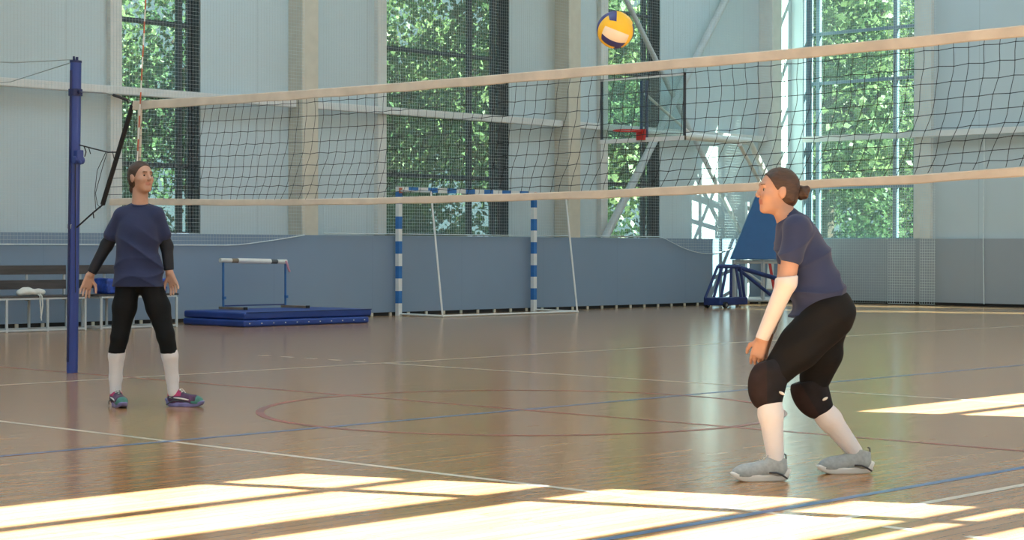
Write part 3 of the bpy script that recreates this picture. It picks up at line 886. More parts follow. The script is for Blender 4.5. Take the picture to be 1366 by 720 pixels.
def C_(a, b, ra, rb, k=.02): return ('c', np.array(a, float), np.array(b, float), ra, rb, k)
def E_(c, r, R=None, k=.02): return ('e', np.array(c, float), np.array(r, float), np.eye(3) if R is None else R, k)
def S_(c, r, k=.01): return ('s', np.array(c, float), r, k)     # carved away
def chain(pts, rs, k=.02): return [C_(pts[i], pts[i + 1], rs[i], rs[i + 1], k) for i in range(len(pts) - 1)]
def grow(prims, d):
    o = []
    for p in prims:
        if p[0] == 'c': o.append(('c', p[1], p[2], p[3] + d, p[4] + d, p[5]))
        elif p[0] == 'e': o.append(('e', p[1], p[2] + d, p[3], p[4]))
    return o

def sdf_mesh(name, prims, h, mats, parent, cuts=(), disp=None, matfn=None):
    lo = np.full(3, 1e9); hi = -lo
    for p in prims:
        if p[0] == 'c':
            for q, r in ((p[1], p[3]), (p[2], p[4])): lo = np.minimum(lo, q - r); hi = np.maximum(hi, q + r)
        elif p[0] == 'e': r = max(p[2]); lo = np.minimum(lo, p[1] - r); hi = np.maximum(hi, p[1] + r)
    lo -= .03; hi += .03
    n_ = np.ceil((hi - lo) / h).astype(int) + 1
    ax = [lo[i] + h * np.arange(n_[i]) for i in range(3)]
    f = np.full(n_, .2, np.float32)
    for p in prims:
        if p[0] == 'c': c0 = np.minimum(p[1] - p[3], p[2] - p[4]); c1 = np.maximum(p[1] + p[3], p[2] + p[4]); kk = p[5]
        elif p[0] == 'e': r = max(p[2]); c0 = p[1] - r; c1 = p[1] + r; kk = p[4]
        else: c0 = p[1] - p[2]; c1 = p[1] + p[2]; kk = p[3]
        m = kk + 3 * h + .02
        i0 = np.maximum(0, np.floor((c0 - m - lo) / h).astype(int)); i1 = np.minimum(n_, np.ceil((c1 + m - lo) / h).astype(int) + 1)
        if np.any(i1 <= i0): continue
        sl = tuple(slice(a, b) for a, b in zip(i0, i1))
        X, Y, Z = np.meshgrid(ax[0][sl[0]], ax[1][sl[1]], ax[2][sl[2]], indexing='ij')
        G = np.stack([X, Y, Z], -1).astype(np.float32)
        if p[0] == 'c':
            ba = (p[2] - p[1]).astype(np.float32); t = np.clip(((G - p[1].astype(np.float32)) @ ba) / max(1e-9, float(ba @ ba)), 0, 1)
            d = np.linalg.norm(G - p[1].astype(np.float32) - t[..., None] * ba, axis=-1) - (p[3] + (p[4] - p[3]) * t)
        elif p[0] == 'e':
            L = (G - p[1].astype(np.float32)) @ p[3].astype(np.float32)
            q = L / p[2]; k0 = np.linalg.norm(q, axis=-1); k1 = np.linalg.norm(q / p[2], axis=-1)
            d = np.where(k1 > 1e-6, k0 * (k0 - 1) / np.maximum(k1, 1e-6), -min(p[2]))
        else:
            d = np.linalg.norm(G - p[1], axis=-1) - p[2]
        cur = f[sl]
        if p[0] == 's':
            hh = np.clip(.5 - .5 * (cur + d) / kk, 0, 1); f[sl] = cur * (1 - hh) + (-d) * hh + kk * hh * (1 - hh)
        else:
            hh = np.clip(.5 + .5 * (cur - d) / kk, 0, 1); f[sl] = cur * (1 - hh) + d * hh - kk * hh * (1 - hh)
    X, Y, Z = np.meshgrid(*ax, indexing='ij')
    if disp is not None: f = f + disp(X, Y, Z).astype(np.float32)
    for pt, nr in cuts:
        nr = np.array(nr, float); nr /= np.linalg.norm(nr)
        f = np.maximum(f, ((X - pt[0]) * nr[0] + (Y - pt[1]) * nr[1] + (Z - pt[2]) * nr[2]).astype(np.float32))
    V, Q = surface_nets(f, lo, h)
    me = bpy.data.meshes.new(name)
    me.from_pydata(V.tolist(), [], Q.tolist())
    for m in (mats if isinstance(mats, (list, tuple)) else [mats]): me.materials.append(m)
    me.polygons.foreach_set('use_smooth', np.ones(len(me.polygons), bool))
    if matfn is not None:
        c = V[Q].mean(1); me.polygons.foreach_set('material_index', matfn(c).astype(np.int32))
    me.update()
    return link(name, me, parent)

# bags on the benches
o = sdf_mesh('cloth_bag', [E_((-21.9, 13.74, .535), (.09, .11, .062), k=.03), E_((-21.88, 13.90, .525), (.08, .12, .052), k=.03), E_((-21.9, 13.66, .52), (.07, .06, .045), k=.02)], .006, M['whitec'], None, cuts=[((0, 0, .484), (0, 0, -1))],
             disp=lambda x, y, z: .004 * np.sin(50 * x + 31 * y) * np.sin(45 * z + 20 * y))
tag(o, 'crumpled white cloth bag lying on the left bench seat', 'bag')
bm = bmesh.new(); polytube(bm, [(-21.80, 13.86, .50), (-21.755, 13.86, .48), (-21.75, 13.86, .40), (-21.75, 13.88, .15)], .008, 6); polytube(bm, [(-21.80, 13.89, .50), (-21.755, 13.89, .48), (-21.75, 13.90, .36), (-21.75, 13.87, .18)], .01, 6)
s_ = obj('drawstring', bm, M['whitec']); s_.parent = o
bm = bmesh.new(); box2(bm, (-22.15, 14.95, .487), (-21.80, 15.95, .70)); bmesh.ops.subdivide_edges(bm, edges=bm.edges, cuts=8, use_grid_fill=True)
for v in bm.verts:
    v.co += Vector((math.sin(v.co.y * 19) * .012, math.sin(v.co.z * 30) * .01, math.sin(v.co.y * 15 + v.co.x * 9) * .008 if v.co.z > .55 else 0))
bevel(bm, .02, 2)
tag(obj('blue_pack', bm, M['pack'], smooth=True), 'shiny blue wrapped pack lying on the bench behind the woman', 'bag')

# ------------------------------------------------------------ basketball stand in the far corner
st = thing('basketball_stand', 'portable basketball stand with clear board and blue padded front in far corner', 'basketball stand', (-22.3, 31.2, 0))
SO = Vector((-22.3, 31.2, 0))
def sp(*p): return Vector(p) - SO
BX, BY = -19.72, 24.05
bm = bmesh.new(); box2(bm, sp(BX - .87, BY - .01, 2.96), sp(BX + .87, BY + .01, 3.95)); obj('backboard', bm, M['glassb'], st)
bm = bmesh.new()
box2(bm, sp(BX - .9, BY - .025, 2.90), sp(BX + .9, BY + .03, 2.97)); box2(bm, sp(BX - .9, BY - .02, 3.95), sp(BX + .9, BY + .02, 3.99))
box2(bm, sp(BX - .9, BY - .02, 2.9), sp(BX - .87, BY + .02, 3.99), 1); box2(bm, sp(BX + .87, BY - .02, 2.9), sp(BX + .9, BY + .02, 3.99), 1)
obj('board_frame', bm, [M['rail'], M['sh_dark']], st)
bm = bmesh.new()
for dx in (-.06, .05): box2(bm, sp(BX + dx - .018, BY + .03, 2.9), sp(BX + dx + .018, BY + .07, 3.92))
obj('board_support', bm, M['navym'], st)
bm = bmesh.new()
pts = [sp(BX + .225 * math.cos(a), BY - .40 + .225 * math.sin(a), 3.07) for a in np.linspace(0, 2 * math.pi, 33)]
polytube(bm, pts, .011, 8); box2(bm, sp(BX - .05, BY - .18, 3.055), sp(BX + .05, BY - .02, 3.08))
box2(bm, sp(BX - .09, BY - .05, 2.93), sp(BX + .09, BY - .015, 3.11)); obj('hoop', bm, M['red'], st)
bm = bmesh.new(); tube(bm, sp(BX, BY + .07, 3.05), sp(-21.95, 30.1, 3.26), .07, 12); obj('arm', bm, M['rail'], st)
bm = bmesh.new(); tube(bm, sp(BX, BY + .07, 3.7), sp(-20.7, 26.7, 3.15), .025, 8); obj('arm_strut', bm, M['rail'], st)
bm = bmesh.new(); tube(bm, sp(-21.95, 30.1, 3.26), sp(-22.75, 32.1, 2.3), .06, 12); tube(bm, sp(-22.75, 32.1, 2.3), sp(-22.6, 31.7, .3), .07, 12); obj('mast', bm, M['rail'], st)
bm = bmesh.new(); tube(bm, sp(-21.6, 29.3, 3.15), sp(-22.62, 31.9, 1.95), .04, 10); obj('lever', bm, M['rail'], st)
def camp(u, v, D):
    lat = (u - 683) / F_PX * D; p = fwd * D + right * lat
    return (p.x, p.y, CAM_H + (333 - v) / F_PX * D)
# padded front: trapezoid slab leaning back
A = [(-22.06, 29.62, .93), (-21.52, 30.13, .93), (-21.62, 30.35, 2.18), (-21.90, 30.09, 2.18)]
A = [sp(*p) for p in [(-22.18, 29.80, .93), (-21.47, 30.47, .93), (-21.65, 30.72, 2.19), (-22.0, 30.39, 2.19)]]
bm = bmesh.new(); prism(bm, A, (-.12, .13, .0)); bevel(bm, .02, 2); obj('front_padding', bm, M['pad_blue'], st)
bm = bmesh.new()
fx = [(-22.2, 29.95), (-21.78, 30.33), (-21.52, 30.58)]
for (x, y) in fx: box2(bm, sp(x - .03, y - .03, .1), sp(x + .03, y + .03, .92))
for z in (.12, .88):
    tube(bm, sp(-22.2, 29.95, z), sp(-21.52, 30.58, z), .035, 8); tube(bm, sp(-21.52, 30.58, z), sp(-22.4, 31.8, z), .035, 8); tube(bm, sp(-22.2, 29.95, z), sp(-22.80, 31.2, z), .035, 8)
tube(bm, sp(-22.2, 29.95, .85), sp(-21.78, 30.33, .45), .022, 8)
tube(bm, sp(-22.4, 31.8, .12), sp(-22.80, 31.2, .12), .035, 8); tube(bm, sp(-22.4, 31.8, .88), sp(-22.80, 31.2, .88), .035, 8)
for p in ((-22.4, 31.8), (-22.80, 31.2)): box2(bm, sp(p[0] - .03, p[1] - .03, .1), sp(p[0] + .03, p[1] + .03, 2.1))
obj('base_frame', bm, M['bframe'], st)
for p in ((-22.15, 29.98), (-21.56, 30.54), (-22.4, 31.72), (-22.78, 31.2)):
    bm = bmesh.new(); tube(bm, sp(p[0] - .02, p[1] - .02, .05), sp(p[0] + .02, p[1] + .02, .05), .05, 12)
    obj('caster', bm, M['steel'], st)
bm = bmesh.new(); tube(bm, sp(-21.72, 30.47, .86), sp(-21.60, 30.50, .2), .03, 8); obj('red_lever', bm, M['red'], st)

ct = thing('wheeled_post_cart', 'small dark blue steel cart with fanned tubes beside the basketball stand', 'cart', (-21.85, 29.3, 0))
CO = Vector((-21.85, 29.3, 0))
def cp(*p): return Vector(p) - CO
bm = bmesh.new(); box2(bm, cp(-22.02, 28.72, .05), cp(-21.62, 29.62, .20)); bevel(bm, .02, 2); obj('chassis', bm, M['navym'], ct)
for (x, y) in ((-21.6, 28.86), (-22.04, 28.86)):
    bm = bmesh.new(); tube(bm, cp(x - .03, y, .06), cp(x + .03, y, .06), .06, 16); tube(bm, cp(x - .035, y, .06), cp(x + .036, y, .06), .03, 12, mi=1); obj('wheel', bm, [M['dark'], M['steel']], ct)
apex = [(-22.0, 29.15, .80), (-21.65, 29.4, .79)]
for i, (x, y) in enumerate(((-21.98, 28.72), (-21.95, 28.95), (-21.9, 29.12), (-21.8, 29.3), (-21.66, 29.45), (-21.66, 29.56))):
    bm = bmesh.new(); a = Vector(apex[0]).lerp(Vector(apex[1]), i / 5); tube(bm, cp(x, y, .18), a - CO, .028, 10); obj('tube', bm, M['navym'], ct)
bm = bmesh.new(); tube(bm, cp(*apex[0]), cp(*apex[1]), .04, 10); obj('top_bar', bm, M['navym'], ct)
bm = bmesh.new(); tube(bm, cp(-21.75, 29.33, .80), cp(-21.45, 30.3, .56), .045, 10); obj('beam', bm, M['navym'], ct)
bm = bmesh.new(); tube(bm, cp(-21.72, 29.4, .76), cp(-21.45, 30.12, .24), .035, 10); obj('beam', bm, M['navym'], ct)

# ------------------------------------------------------------ people
ROT = math.atan2(right.y, right.x)

def head_prims(c, R, s=1.0):
    c = np.array(c, float)
    T = lambda p: c + R @ (np.array(p, float) * s)
    P_ = [E_(T((-.012, 0, .028)), np.array((.092, .073, .083)) * s, R, .02),
          E_(T((.020, 0, -.018)), np.array((.064, .060, .088)) * s, R, .02),
          E_(T((.026, 0, -.066)), np.array((.052, .047, .044)) * s, R, .02),
          C_(T((.060, .008, -.094)), T((.060, -.008, -.094)), .018 * s, .018 * s, .02),
          C_(T((.076, .030, .028)), T((.076, -.030, .028)), .010 * s, .010 * s, .015),
          C_(T((.082, 0, .014)), T((.099, 0, -.022)), .007 * s, .0105 * s, .008),
          C_(T((.094, .011, -.028)), T((.094, -.011, -.028)), .0085 * s, .0085 * s, .006),
          C_(T((.071, .018, -.049)), T((.081, 0, -.049)), .006 * s, .0075 * s, .006),
          C_(T((.071, -.018, -.049)), T((.081, 0, -.049)), .006 * s, .0075 * s, .006),
          C_(T((.069, .015, -.060)), T((.078, 0, -.061)), .006 * s, .008 * s, .006),
          C_(T((.069, -.015, -.060)), T((.078, 0, -.061)), .006 * s, .008 * s, .006),
          E_(T((.052, .036, -.024)), np.array((.026, .024, .024)) * s, R, .02),
          E_(T((.052, -.036, -.024)), np.array((.026, .024, .024)) * s, R, .02),
          S_(T((.092, .031, .004)), .0155 * s, .008), S_(T((.092, -.031, .004)), .0155 * s, .008)]
    for q in (-1, 1):
        P_ += [E_(T((-.010, q * .074, -.006)), np.array((.019, .009, .032)) * s, R, .008),
               C_(T((-.018, q * .080, .014)), T((-.020, q * .079, -.012)), .005 * s, .005 * s, .005)]
    return P_, T

def face_mat(c, R, s, base=0):
    c = np.array(c, float)
    def fn(pts):
        L = (pts - c) @ R / s
        m = np.zeros(len(pts), int)
        lips = (L[:, 0] > .068) & (abs(L[:, 1]) < .024) & (L[:, 2] < -.044) & (L[:, 2] > -.069)
        brow = (L[:, 0] > .055) & (abs(L[:, 1]) > .012) & (abs(L[:, 1]) < .042) & (abs(L[:, 2] - .029 + .1 * (abs(L[:, 1]) - .03) ** 2 * 40) < .0032)
        m[lips] = 1; m[brow] = 2
        return m
    return fn

def hand_prims(w, d, nrm, side, curl=.5, spread=.25, s=1.0, thumb=1):
    """w wrist, d direction, nrm palm normal, side = direction from little finger to index"""
    w, d, nrm, side = [np.array(v, float) for v in (w, d, nrm, side)]
    d /= np.linalg.norm(d); nrm = nrm - d * (nrm @ d); nrm /= np.linalg.norm(nrm); side = side - d * (side @ d) - nrm * (side @ nrm); side /= np.linalg.norm(side)
    P_ = []
    for o in (-.026, -.009, .009, .026):
        P_.append(C_(w + side * o * .7 * s, w + d * .085 * s + side * o * s, .015 * s, .0125 * s, .010))
    for i, (o, L) in enumerate(((-.031, .058), (-.011, .07), (.010, .075), (.030, .066))):
        a = w + d * .085 * s + side * o * s
        ang0 = curl * (.3 + .1 * (3 - i)); dd = d + side * (o / .03) * spread * .45; p = a
        rr = .0088 * s
        for j, fr_ in enumerate((.45, .31, .24)):
            an = ang0 * (j + 1) * .8
            v = dd * math.cos(an) + nrm * math.sin(an); v /= np.linalg.norm(v)
            q = p + v * L * fr_ * s; P_.append(C_(p, q, rr, rr * .92, .004)); p = q; rr *= .92
    a = w + d * .025 * s + side * .022 * s
    b = a + (d * .6 + side * .75 + nrm * .25) * .042 * s; c = b + (d * .85 + side * .35 + nrm * .35) * .034 * s; e = c + (d * .9 + side * .1 + nrm * .4) * .026 * s
    P_ += [C_(a, b, .014 * s, .0115 * s, .008), C_(b, c, .0108 * s, .0098 * s, .006), C_(c, e, .0098 * s, .008 * s, .004)]
    return P_

def shoe(parent, heel, yaw, kind, name='shoe', lift=0.0):
    """sports shoe; heel point on the ground, yaw = toe direction in the person's frame"""
    root = link(name, None, parent, heel); root.rotation_euler = (0, lift, yaw)
    up = [C_((.045, 0, .055), (.19, 0, .045), .038, .036, .03), E_((.212, 0, .040), (.056, .042, .038), None, .03),
          C_((.045, 0, .06), (.048, 0, .105), .037, .036, .03), C_((.075, 0, .085), (.17, 0, .048), .032, .027, .03),
          C_((.010, 0, .118), (.018, 0, .06), .011, .016, .02)]
    if kind == 'grey':
        upm, som, lam = M['sh_grey'], M['sole'], M['sh_lace']
        mf = None; mats = [upm]
    else:
        mats = [M['sh_multi'], M['sh_mag'], M['sh_green'], M['sh_dark']]
        def mf(c):
            m = np.zeros(len(c), int)
            m[(c[:, 0] < .11) & (c[:, 2] > .075)] = 1
            m[(c[:, 0] > .222) | ((c[:, 0] > .19) & (c[:, 2] < .045))] = 2
            m[(c[:, 0] > .09) & (c[:, 0] < .2) & (abs(c[:, 1]) < .016)] = 3
            m[(c[:, 2] > .068 - .25 * (c[:, 0])) & (c[:, 2] < .08 - .25 * c[:, 0])] = 3
            return m
        som, lam = M['sh_viol'], M['white']
    u = sdf_mesh('upper', up, .004, mats, root, cuts=[((0, 0, .024), (0, 0, -1)), ((.05, 0, .118), (-.25, 0, 1))], matfn=mf)
    # sole: outline lofted in three rings
    bm = bmesh.new()
    outl = []
    for t in np.linspace(0, 2 * math.pi, 40, endpoint=False):
        x = .128 + .142 * math.cos(t); wdt = .040 + .008 * math.cos(t) - .006 * math.exp(-((x - .11) / .05) ** 2)
        y = wdt * np.sign(math.sin(t)) * abs(math.sin(t)) ** .7
        outl.append((x, y))
    rings = []
    for z, g_ in ((0, .93), (.007, 1.0), (.020, 1.0), (.034, 1.06), (.042, .97)):
        r_ = []
        for x, y in outl:
            toe = max(0, (x - .2) / .07) ** 2 * .018; heelu = max(0, (.02 - x) / .034) ** 2 * .010
            r_.append(bm.verts.new((.128 + (x - .128) * g_, y * g_, z + toe * (1 - z / .06) + heelu + (.010 * math.exp(-((x - .0) / .05) ** 2) if z > .02 else 0) - (.010 * math.exp(-((x - .12) / .05) ** 2) if z > .03 else 0))))
        rings.append(r_)
    for A_, B_ in zip(rings, rings[1:]):
        for q in range(40): bm.faces.new((A_[q], A_[(q + 1) % 40], B_[(q + 1) % 40], B_[q]))
    bm.faces.new(rings[0][::-1]); bm.faces.new(rings[-1])
    obj('sole', bm, som, root, smooth=True)
    bm = bmesh.new()
    for q in range(5):
        x = .088 + q * .020; z = .119 - q * .0115
        polytube(bm, [(x, -.022, z - .012), (x + .004, 0, z + .004), (x, .022, z - .012)], .0035, 6)
    polytube(bm, [(.083, 0, .118), (.10, -.018, .123), (.118, -.022, .105)], .003, 6); polytube(bm, [(.083, 0, .118), (.10, .018, .124), (.12, .02, .104)], .003, 6)
    obj('laces', bm, lam, root, smooth=True)
    bm = bmesh.new()
    polytube(bm, [(.012, 0, .085), (.002, 0, .105), (.004, 0, .125), (.014, 0, .128)], .004, 6)
    obj('heel_tab', bm, M['sh_dark'], root, smooth=True)
    for s_ in (-1, 1):
        bm = bmesh.new(); polytube(bm, [(.095, s_ * .040, .044), (.06, s_ * .045, .044), (.035, s_ * .046, .034), (.005, s_ * .038, .014)], .0045, 6)
        obj('side_trim', bm, M['sh_dark'], root, smooth=True)
    if kind != 'grey':
        for s_ in (-1, 1):
            bm = bmesh.new(); polytube(bm, [(.03, s_ * .038, .068), (.10, s_ * .040, .062), (.17, s_ * .038, .052), (.205, s_ * .038, .046)], .006, 6)
            obj('side_stripe', bm, M['sole'], root, smooth=True)
    return root

def eyes(T, R, s, parent):
    for q in (-1, 1):
        bm = bmesh.new(); bmesh.ops.create_uvsphere(bm, u_segments=16, v_segments=12, radius=.0115 * s)
        c = T((.0672, q * .030, .003)); fv = Vector(R[:, 0])
        for f in bm.faces:
            f.smooth = True
            if f.calc_center_median().normalized().dot(fv) > .68: f.material_index = 1
        obj('eye', bm, [M['eyew'], M['iris']], parent, loc=tuple(c))

def hair_mesh(T, R, s, parent, extra, c):
    H = [E_(T((-.018, 0, .034)), np.array((.097, .079, .088)) * s, R, .015), E_(T((-.050, 0, -.022)), np.array((.058, .066, .066)) * s, R, .03)] + extra
    nrm = R @ np.array((.87, 0, -.49)); pt = T((.060, 0, .075))
    # hairline plane plus a cut that frees the ears and the lower face
    cc = np.array(c)
    ob = sdf_mesh('hair', H, .004, M['hair'], parent, cuts=[(pt, nrm)],
                  disp=lambda x, y, z: .0006 * np.sin(160 * z + 60 * x))
    return ob

# ---- left player: standing, arms loosely away from the sides
def player_left():
    root = thing('person', 'woman standing at left in navy shirt, black sleeves and white socks, looking up', 'person', (-10.915, 7.783, 0), ROT)
    HC = (-.005, -.01, 1.612); R = rot_to((.74, -.66, .12)); s = .98
    hp, T = head_prims(HC, R, s)
    legs = lambda g=0: (chain([(-.095, .01, .90), (-.125, -.005, .70), (-.155, -.02, .50)], [.080 + g, .076 + g, .055 + g], .03) +
                        chain([(.040, .01, .90), (.112, -.005, .70), (.170, -.03, .50)], [.080 + g, .076 + g, .055 + g], .03))
    shins = lambda g=0: (chain([(-.155, -.02, .50), (-.182, .0, .36), (-.193, .02, .20), (-.194, .02, .10)], [.055 + g, .050 + g, .038 + g, .033 + g], .02) +
                         chain([(.170, -.03, .50), (.195, -.01, .36), (.207, .02, .20), (.214, .02, .10)], [.055 + g, .050 + g, .038 + g, .033 + g], .02))
    pelvis = [E_((-.025, .01, .93), (.140, .100, .11), None, .04)]
    torso = [E_((-.03, .0, 1.09), (.118, .085, .15), None, .05), E_((-.025, .0, 1.27), (.135, .095, .14), None, .05),
             C_((-.13, .01, 1.345), (.075, .01, 1.35), .045, .045, .04)]
    neck = [C_((-.022, .012, 1.37), (-.016, .008, 1.53), .060, .053, .03)]
    armR = chain([(-.143, .01, 1.328), (-.262, .05, 1.135), (-.372, .02, .925)], [.043, .036, .026], .02)
    armL = chain([(.090, .01, 1.330), (.160, .06, 1.13), (.185, .02, .945)], [.043, .036, .026], .02)
    hR = hand_prims((-.374, .02, .92), (-.28, -.12, -.95), (.6, -.9, 0.1), (.5, .35, -.1), .5, .3, 1.0)
    hL = hand_prims((.187, .02, .94), (.36, -.15, -.93), (-.5, -.9, 0), (-.6, .35, -.1), .5, .5, 1.0)
    body = torso + pelvis + neck + legs(0) + shins(0) + armR + armL + hR + hL + hp
    sdf_mesh('body', body, .005, [M['skin'], M['lips'], M['brow']], root, matfn=face_mat(HC, R, s))
    eyes(T, R, s, root)
    hair_mesh(T, R, s, root, [E_(T((-.095, .0, -.070)), (.036, .034, .036), None, .012)], HC)
    ridge = lambda a: 1 - 2 * np.abs(np.sin(a * .5)) ** .7
    fold = lambda x, y, z: -.010 * ridge(30 * z + 14 * x + 2.2 * np.sin(9 * x + 5 * z)) * np.clip((1.28 - z) / .15, 0, 1) * (.6 + .4 * np.sin(7 * z + 11 * x)) - .007 * ridge(48 * z - 22 * x + 2 * np.sin(13 * x)) * np.clip((1.12 - z) / .15, 0, 1)
    shirt = [E_((-.025, .0, 1.25), (.150, .112, .15), None, .05), C_((-.125, .01, 1.340), (.075, .01, 1.345), .056, .056, .05), C_((-.045, .01, 1.395), (-.135, .01, 1.352), .045, .05, .04), C_((.005, .01, 1.395), (.088, .01, 1.357), .045, .05, .04),
             C_((-.035, .0, 1.2), (-.038, .0, .80), .128, .138, .05), C_((-.085, .0, 1.15), (-.112, .0, .80), .088, .105, .05), C_((.02, .0, 1.15), (.035, .0, .80), .088, .112, .05), C_((.045, .0, .98), (.05, .0, .80), .095, .102, .05),
             C_((-.02, .01, 1.38), (-.019, .005, 1.425), .07, .056, .03)]
    shirt += chain([(-.150, .01, 1.335), (-.222, .035, 1.210)], [.058, .058], .03) + chain([(.098, .01, 1.338), (.140, .04, 1.210)], [.056, .056], .03)
    sdf_mesh('shirt', shirt, .006, M['shirt'], root, cuts=[((0, 0, .845), (0, 0, -1)), ((-.02, .0, 1.425), (0.05, -.28, 1))], disp=fold)
    sdf_mesh('collar', [C_((-.021, .0, 1.415), (-.02, .0, 1.43), .0625, .058, .01)], .004, M['shirt'], root, cuts=[((0, 0, 1.405), (0, 0, -1)), ((-.02, .0, 1.432), (0.05, -.28, 1))])
    sdf_mesh('under_sleeve', grow(armR, .008), .005, M['underl'], root, cuts=[((-.366, .02, .945), (-.47, 0, -.88))])
    sdf_mesh('under_sleeve', grow(armL, .008), .005, M['underl'], root, cuts=[((.184, .02, .962), (.12, 0, -.99))])
    lg = grow(pelvis, .005) + legs(.006) + [C_((-.155, -.02, .50), (-.190, .0, .33), .061, .057, .02), C_((.170, -.03, .50), (.200, -.01, .33), .061, .057, .02)]
    sdf_mesh('leggings', lg, .006, M['legging'], root, cuts=[((0, 0, .375), (0, 0, -1))],
             disp=lambda x, y, z: .002 * np.sin(70 * z + 20 * x) * np.clip(1 - abs(z - .5) / .15, 0, 1))
    for a in (0, 1):
        q = shins(.006)[a * 3:a * 3 + 3]
        sdf_mesh('sock', q, .004, M['sock'], root, cuts=[((0, 0, .405), (0, 0, 1)), ((0, 0, .06), (0, 0, -1))])
    shoe(root, (-.215, .075, 0), math.radians(-64), 'multi')
    shoe(root, (.172, .045, 0), math.radians(-14), 'multi')
player_left()

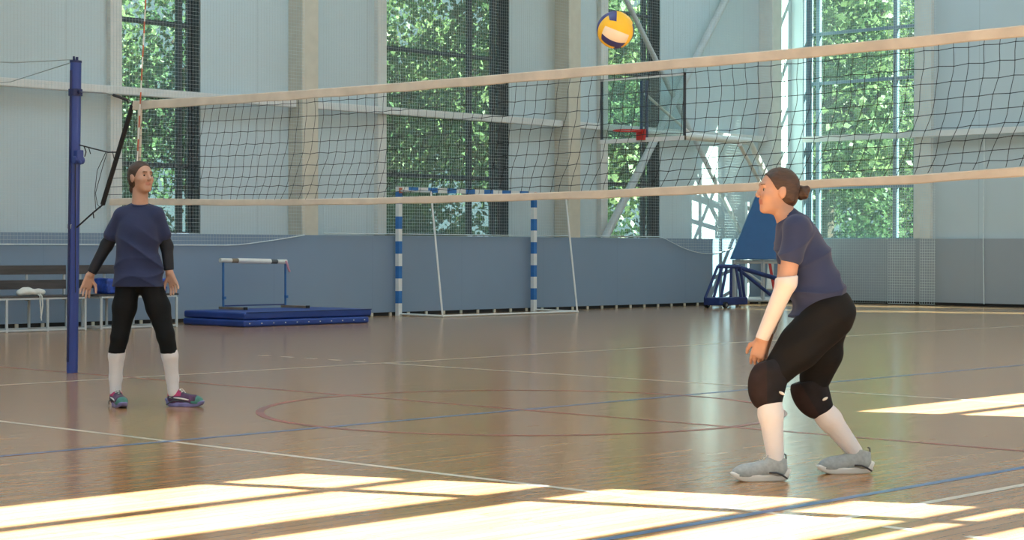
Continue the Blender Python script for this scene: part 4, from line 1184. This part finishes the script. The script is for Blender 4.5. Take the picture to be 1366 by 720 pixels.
# ---- right player: crouched in a ready position, seen from her left side
def player_right():
    root = thing('person', 'woman crouching at right with hair bun, white arm sleeve and black knee pads', 'person', (-5.233, 7.643, 0), ROT)
    HC = (-.143, 0, 1.398); R = rot_to((-.985, -.13, .05)); s = .98
    hp, T = head_prims(HC, R, s)
    N1, N2 = -.115, .115
    legN = chain([(.105, -.085, .80), (-.045, -.10, .64), (-.200, -.125, .475)], [.118, .098, .058], .04)
    legF = chain([(.115, .085, .79), (.095, .105, .59), (.045, .13, .385)], [.112, .090, .056], .04)
    shN = chain([(-.200, -.125, .475), (-.188, -.14, .32), (-.165, -.155, .10)], [.055, .053, .034], .02)
    shF = chain([(.045, .13, .385), (.145, .145, .27), (.272, .16, .11)], [.054, .053, .034], .02)
    pelvis = [E_((.100, 0, .825), (.120, .165, .110), None, .05)]
    torso = [C_((.085, 0, .90), (.015, 0, 1.03), .098, .098, .05), E_((-.025, 0, 1.13), (.105, .145, .14), rot_to((.85, 0, .5)), .05),
             C_((-.07, -.135, 1.225), (-.06, .135, 1.225), .052, .052, .05)]
    neck = [C_((-.072, 0, 1.225), (-.125, 0, 1.335), .056, .050, .03)]
    armN = chain([(-.075, -.165, 1.215), (-.120, -.185, .955), (-.222, -.085, .685)], [.048, .041, .027], .02)
    armF = chain([(-.060, .165, 1.215), (-.070, .20, .955), (-.175, .07, .70)], [.048, .041, .027], .02)
    hN = hand_prims((-.223, -.083, .68), (-.22, .25, -.94), (.5, .85, .1), (-.8, -.3, .1), 1.0, .05, 1.0)
    hF = hand_prims((-.176, .068, .695), (-.35, -.15, -.92), (.5, -.85, 0), (-.8, .3, 0), 1.0, .05, 1.0)
    body = pelvis + torso + neck + legN + legF + shN + shF + armN + armF + hN + hF + hp
    sdf_mesh('body', body, .005, [M['skin'], M['lips'], M['brow']], root, matfn=face_mat(HC, R, s))
    eyes(T, R, s, root)
    hair_mesh(T, R, s, root, [], HC)
    sdf_mesh('hair_bun', [E_(T((-.130, 0, .0)), (.036, .034, .036), None, .012), E_(T((-.105, 0, .005)), (.02, .022, .024), None, .012), E_(T((-.148, .01, .018)), (.018, .02, .018), None, .01)], .004, M['hair'], root,
             disp=lambda x, y, z: .002 * np.sin(160 * x + 90 * z))
    ax_ = lambda x, z: (z - .85) * .86 + (x - .09) * .5     # along the spine
    ridge = lambda a: 1 - 2 * np.abs(np.sin(a * .5)) ** .7
    fold = lambda x, y, z: (-.014 * ridge(56 * z - 20 * x + 2.2 * np.sin(12 * x) + 3 * y) * np.clip((1.0 - z) / .12, 0, 1) - .007 * ridge(26 * x - 30 * z + 6 * y + 1.5 * np.sin(20 * z)))
    shirt = [C_((.075, -.055, .86), (.02, -.05, 1.03), .118, .112, .05), C_((.075, .055, .86), (.02, .05, 1.03), .118, .112, .05),
             E_((-.025, 0, 1.125), (.122, .165, .155), rot_to((.85, 0, .5)), .05),
             C_((.075, -.05, .86), (.105, -.05, .80), .125, .118, .05), C_((.075, .05, .86), (.105, .05, .80), .125, .118, .05),
             C_((.03, -.045, .82), (-.0, -.04, .95), .092, .086, .05), C_((.03, .045, .82), (-.0, .04, .95), .092, .086, .05),
             C_((-.065, -.14, 1.222), (-.058, .14, 1.222), .063, .063, .05), C_((-.07, 0, 1.23), (-.092, 0, 1.275), .075, .060, .03)]
    shirt += chain([(-.073, -.165, 1.215), (-.095, -.180, 1.09)], [.068, .063], .03) + chain([(-.06, .165, 1.215), (-.063, .185, 1.09)], [.068, .063], .03)
    sdf_mesh('shirt', shirt, .006, M['shirt2'], root,
             cuts=[((.11, 0, .835), (.30, 0, -.95)), ((-.098, 0, 1.292), (-.62, 0, .78))], disp=fold)
    sdf_mesh('arm_sleeve', grow(armN, .006), .0045, M['sleeve'], root, cuts=[((-.12, 0, .985), (-.1, 0, 1)), ((-.210, -.083, .672), (-.3, 0, -.95))])
    sdf_mesh('arm_sleeve', grow(armF, .006), .0045, M['sleeve'], root, cuts=[((-.09, 0, .97), (0, 0, 1)), ((-.172, .068, .705), (-.3, 0, -.95))])
    sdf_mesh('leggings', grow(pelvis, .006) + grow(legN + legF, .005) + grow([shN[0]], .004) + grow([shF[0]], .004), .006, M['legging'], root,
             cuts=[], disp=lambda x, y, z: .0025 * np.sin(60 * z - 30 * x) * np.clip((.95 - z) / .1, 0, 1)) 
    # knee pads, each with a thick face in front
    kpN = [C_((-.178, -.118, .52), (-.197, -.130, .40), .083, .069, .02), E_((-.238, -.13, .455), (.060, .062, .108), None, .02)]
    kpF = [C_((.055, .122, .44), (.095, .137, .335), .077, .065, .02), E_((.016, .13, .375), (.054, .060, .102), rot_to((.86, 0, .5)), .03)]
    sdf_mesh('knee_pad', kpN, .005, [M['kneep'], M['kneeb']], root, cuts=[((-.2, 0, .335), (.18, 0, -1)), ((-.2, 0, .58), (-.35, 0, 1))], matfn=lambda c: (c[:, 0] < -.215).astype(int))
    sdf_mesh('knee_pad', kpF, .005, [M['kneep'], M['kneeb']], root, cuts=[((.1, 0, .292), (.62, 0, -.78)), ((.04, 0, .47), (-.3, 0, 1))], matfn=lambda c: (c[:, 0] * .8 + c[:, 2] * .5 < .215).astype(int))
    for (c, rot) in (((-.142, -.188, .425), .5), ((.108, .066, .378), -.5)):
        bm = bmesh.new(); bmesh.ops.create_uvsphere(bm, u_segments=12, v_segments=8, radius=1, matrix=Matrix.Translation(c) @ Matrix.Rotation(rot, 4, 'Y') @ Matrix.Diagonal((.016, .008, .007, 1)))
        obj('pad_badge', bm, M['white'], root, smooth=True)
    sdf_mesh('sock', grow(shN, .006), .004, M['sock'], root, cuts=[((0, 0, .40), (0, 0, 1)), ((0, 0, .06), (0, 0, -1))])
    sdf_mesh('sock', grow(shF, .006), .004, M['sock'], root, cuts=[((.08, 0, .33), (-.6, 0, .8)), ((0, 0, .06), (0, 0, -1))])
    shoe(root, (-.112, -.150, 0), math.radians(180 + 6), 'grey')
    shoe(root, (.352, .165, 0), math.radians(180 + 8), 'grey')
player_right()
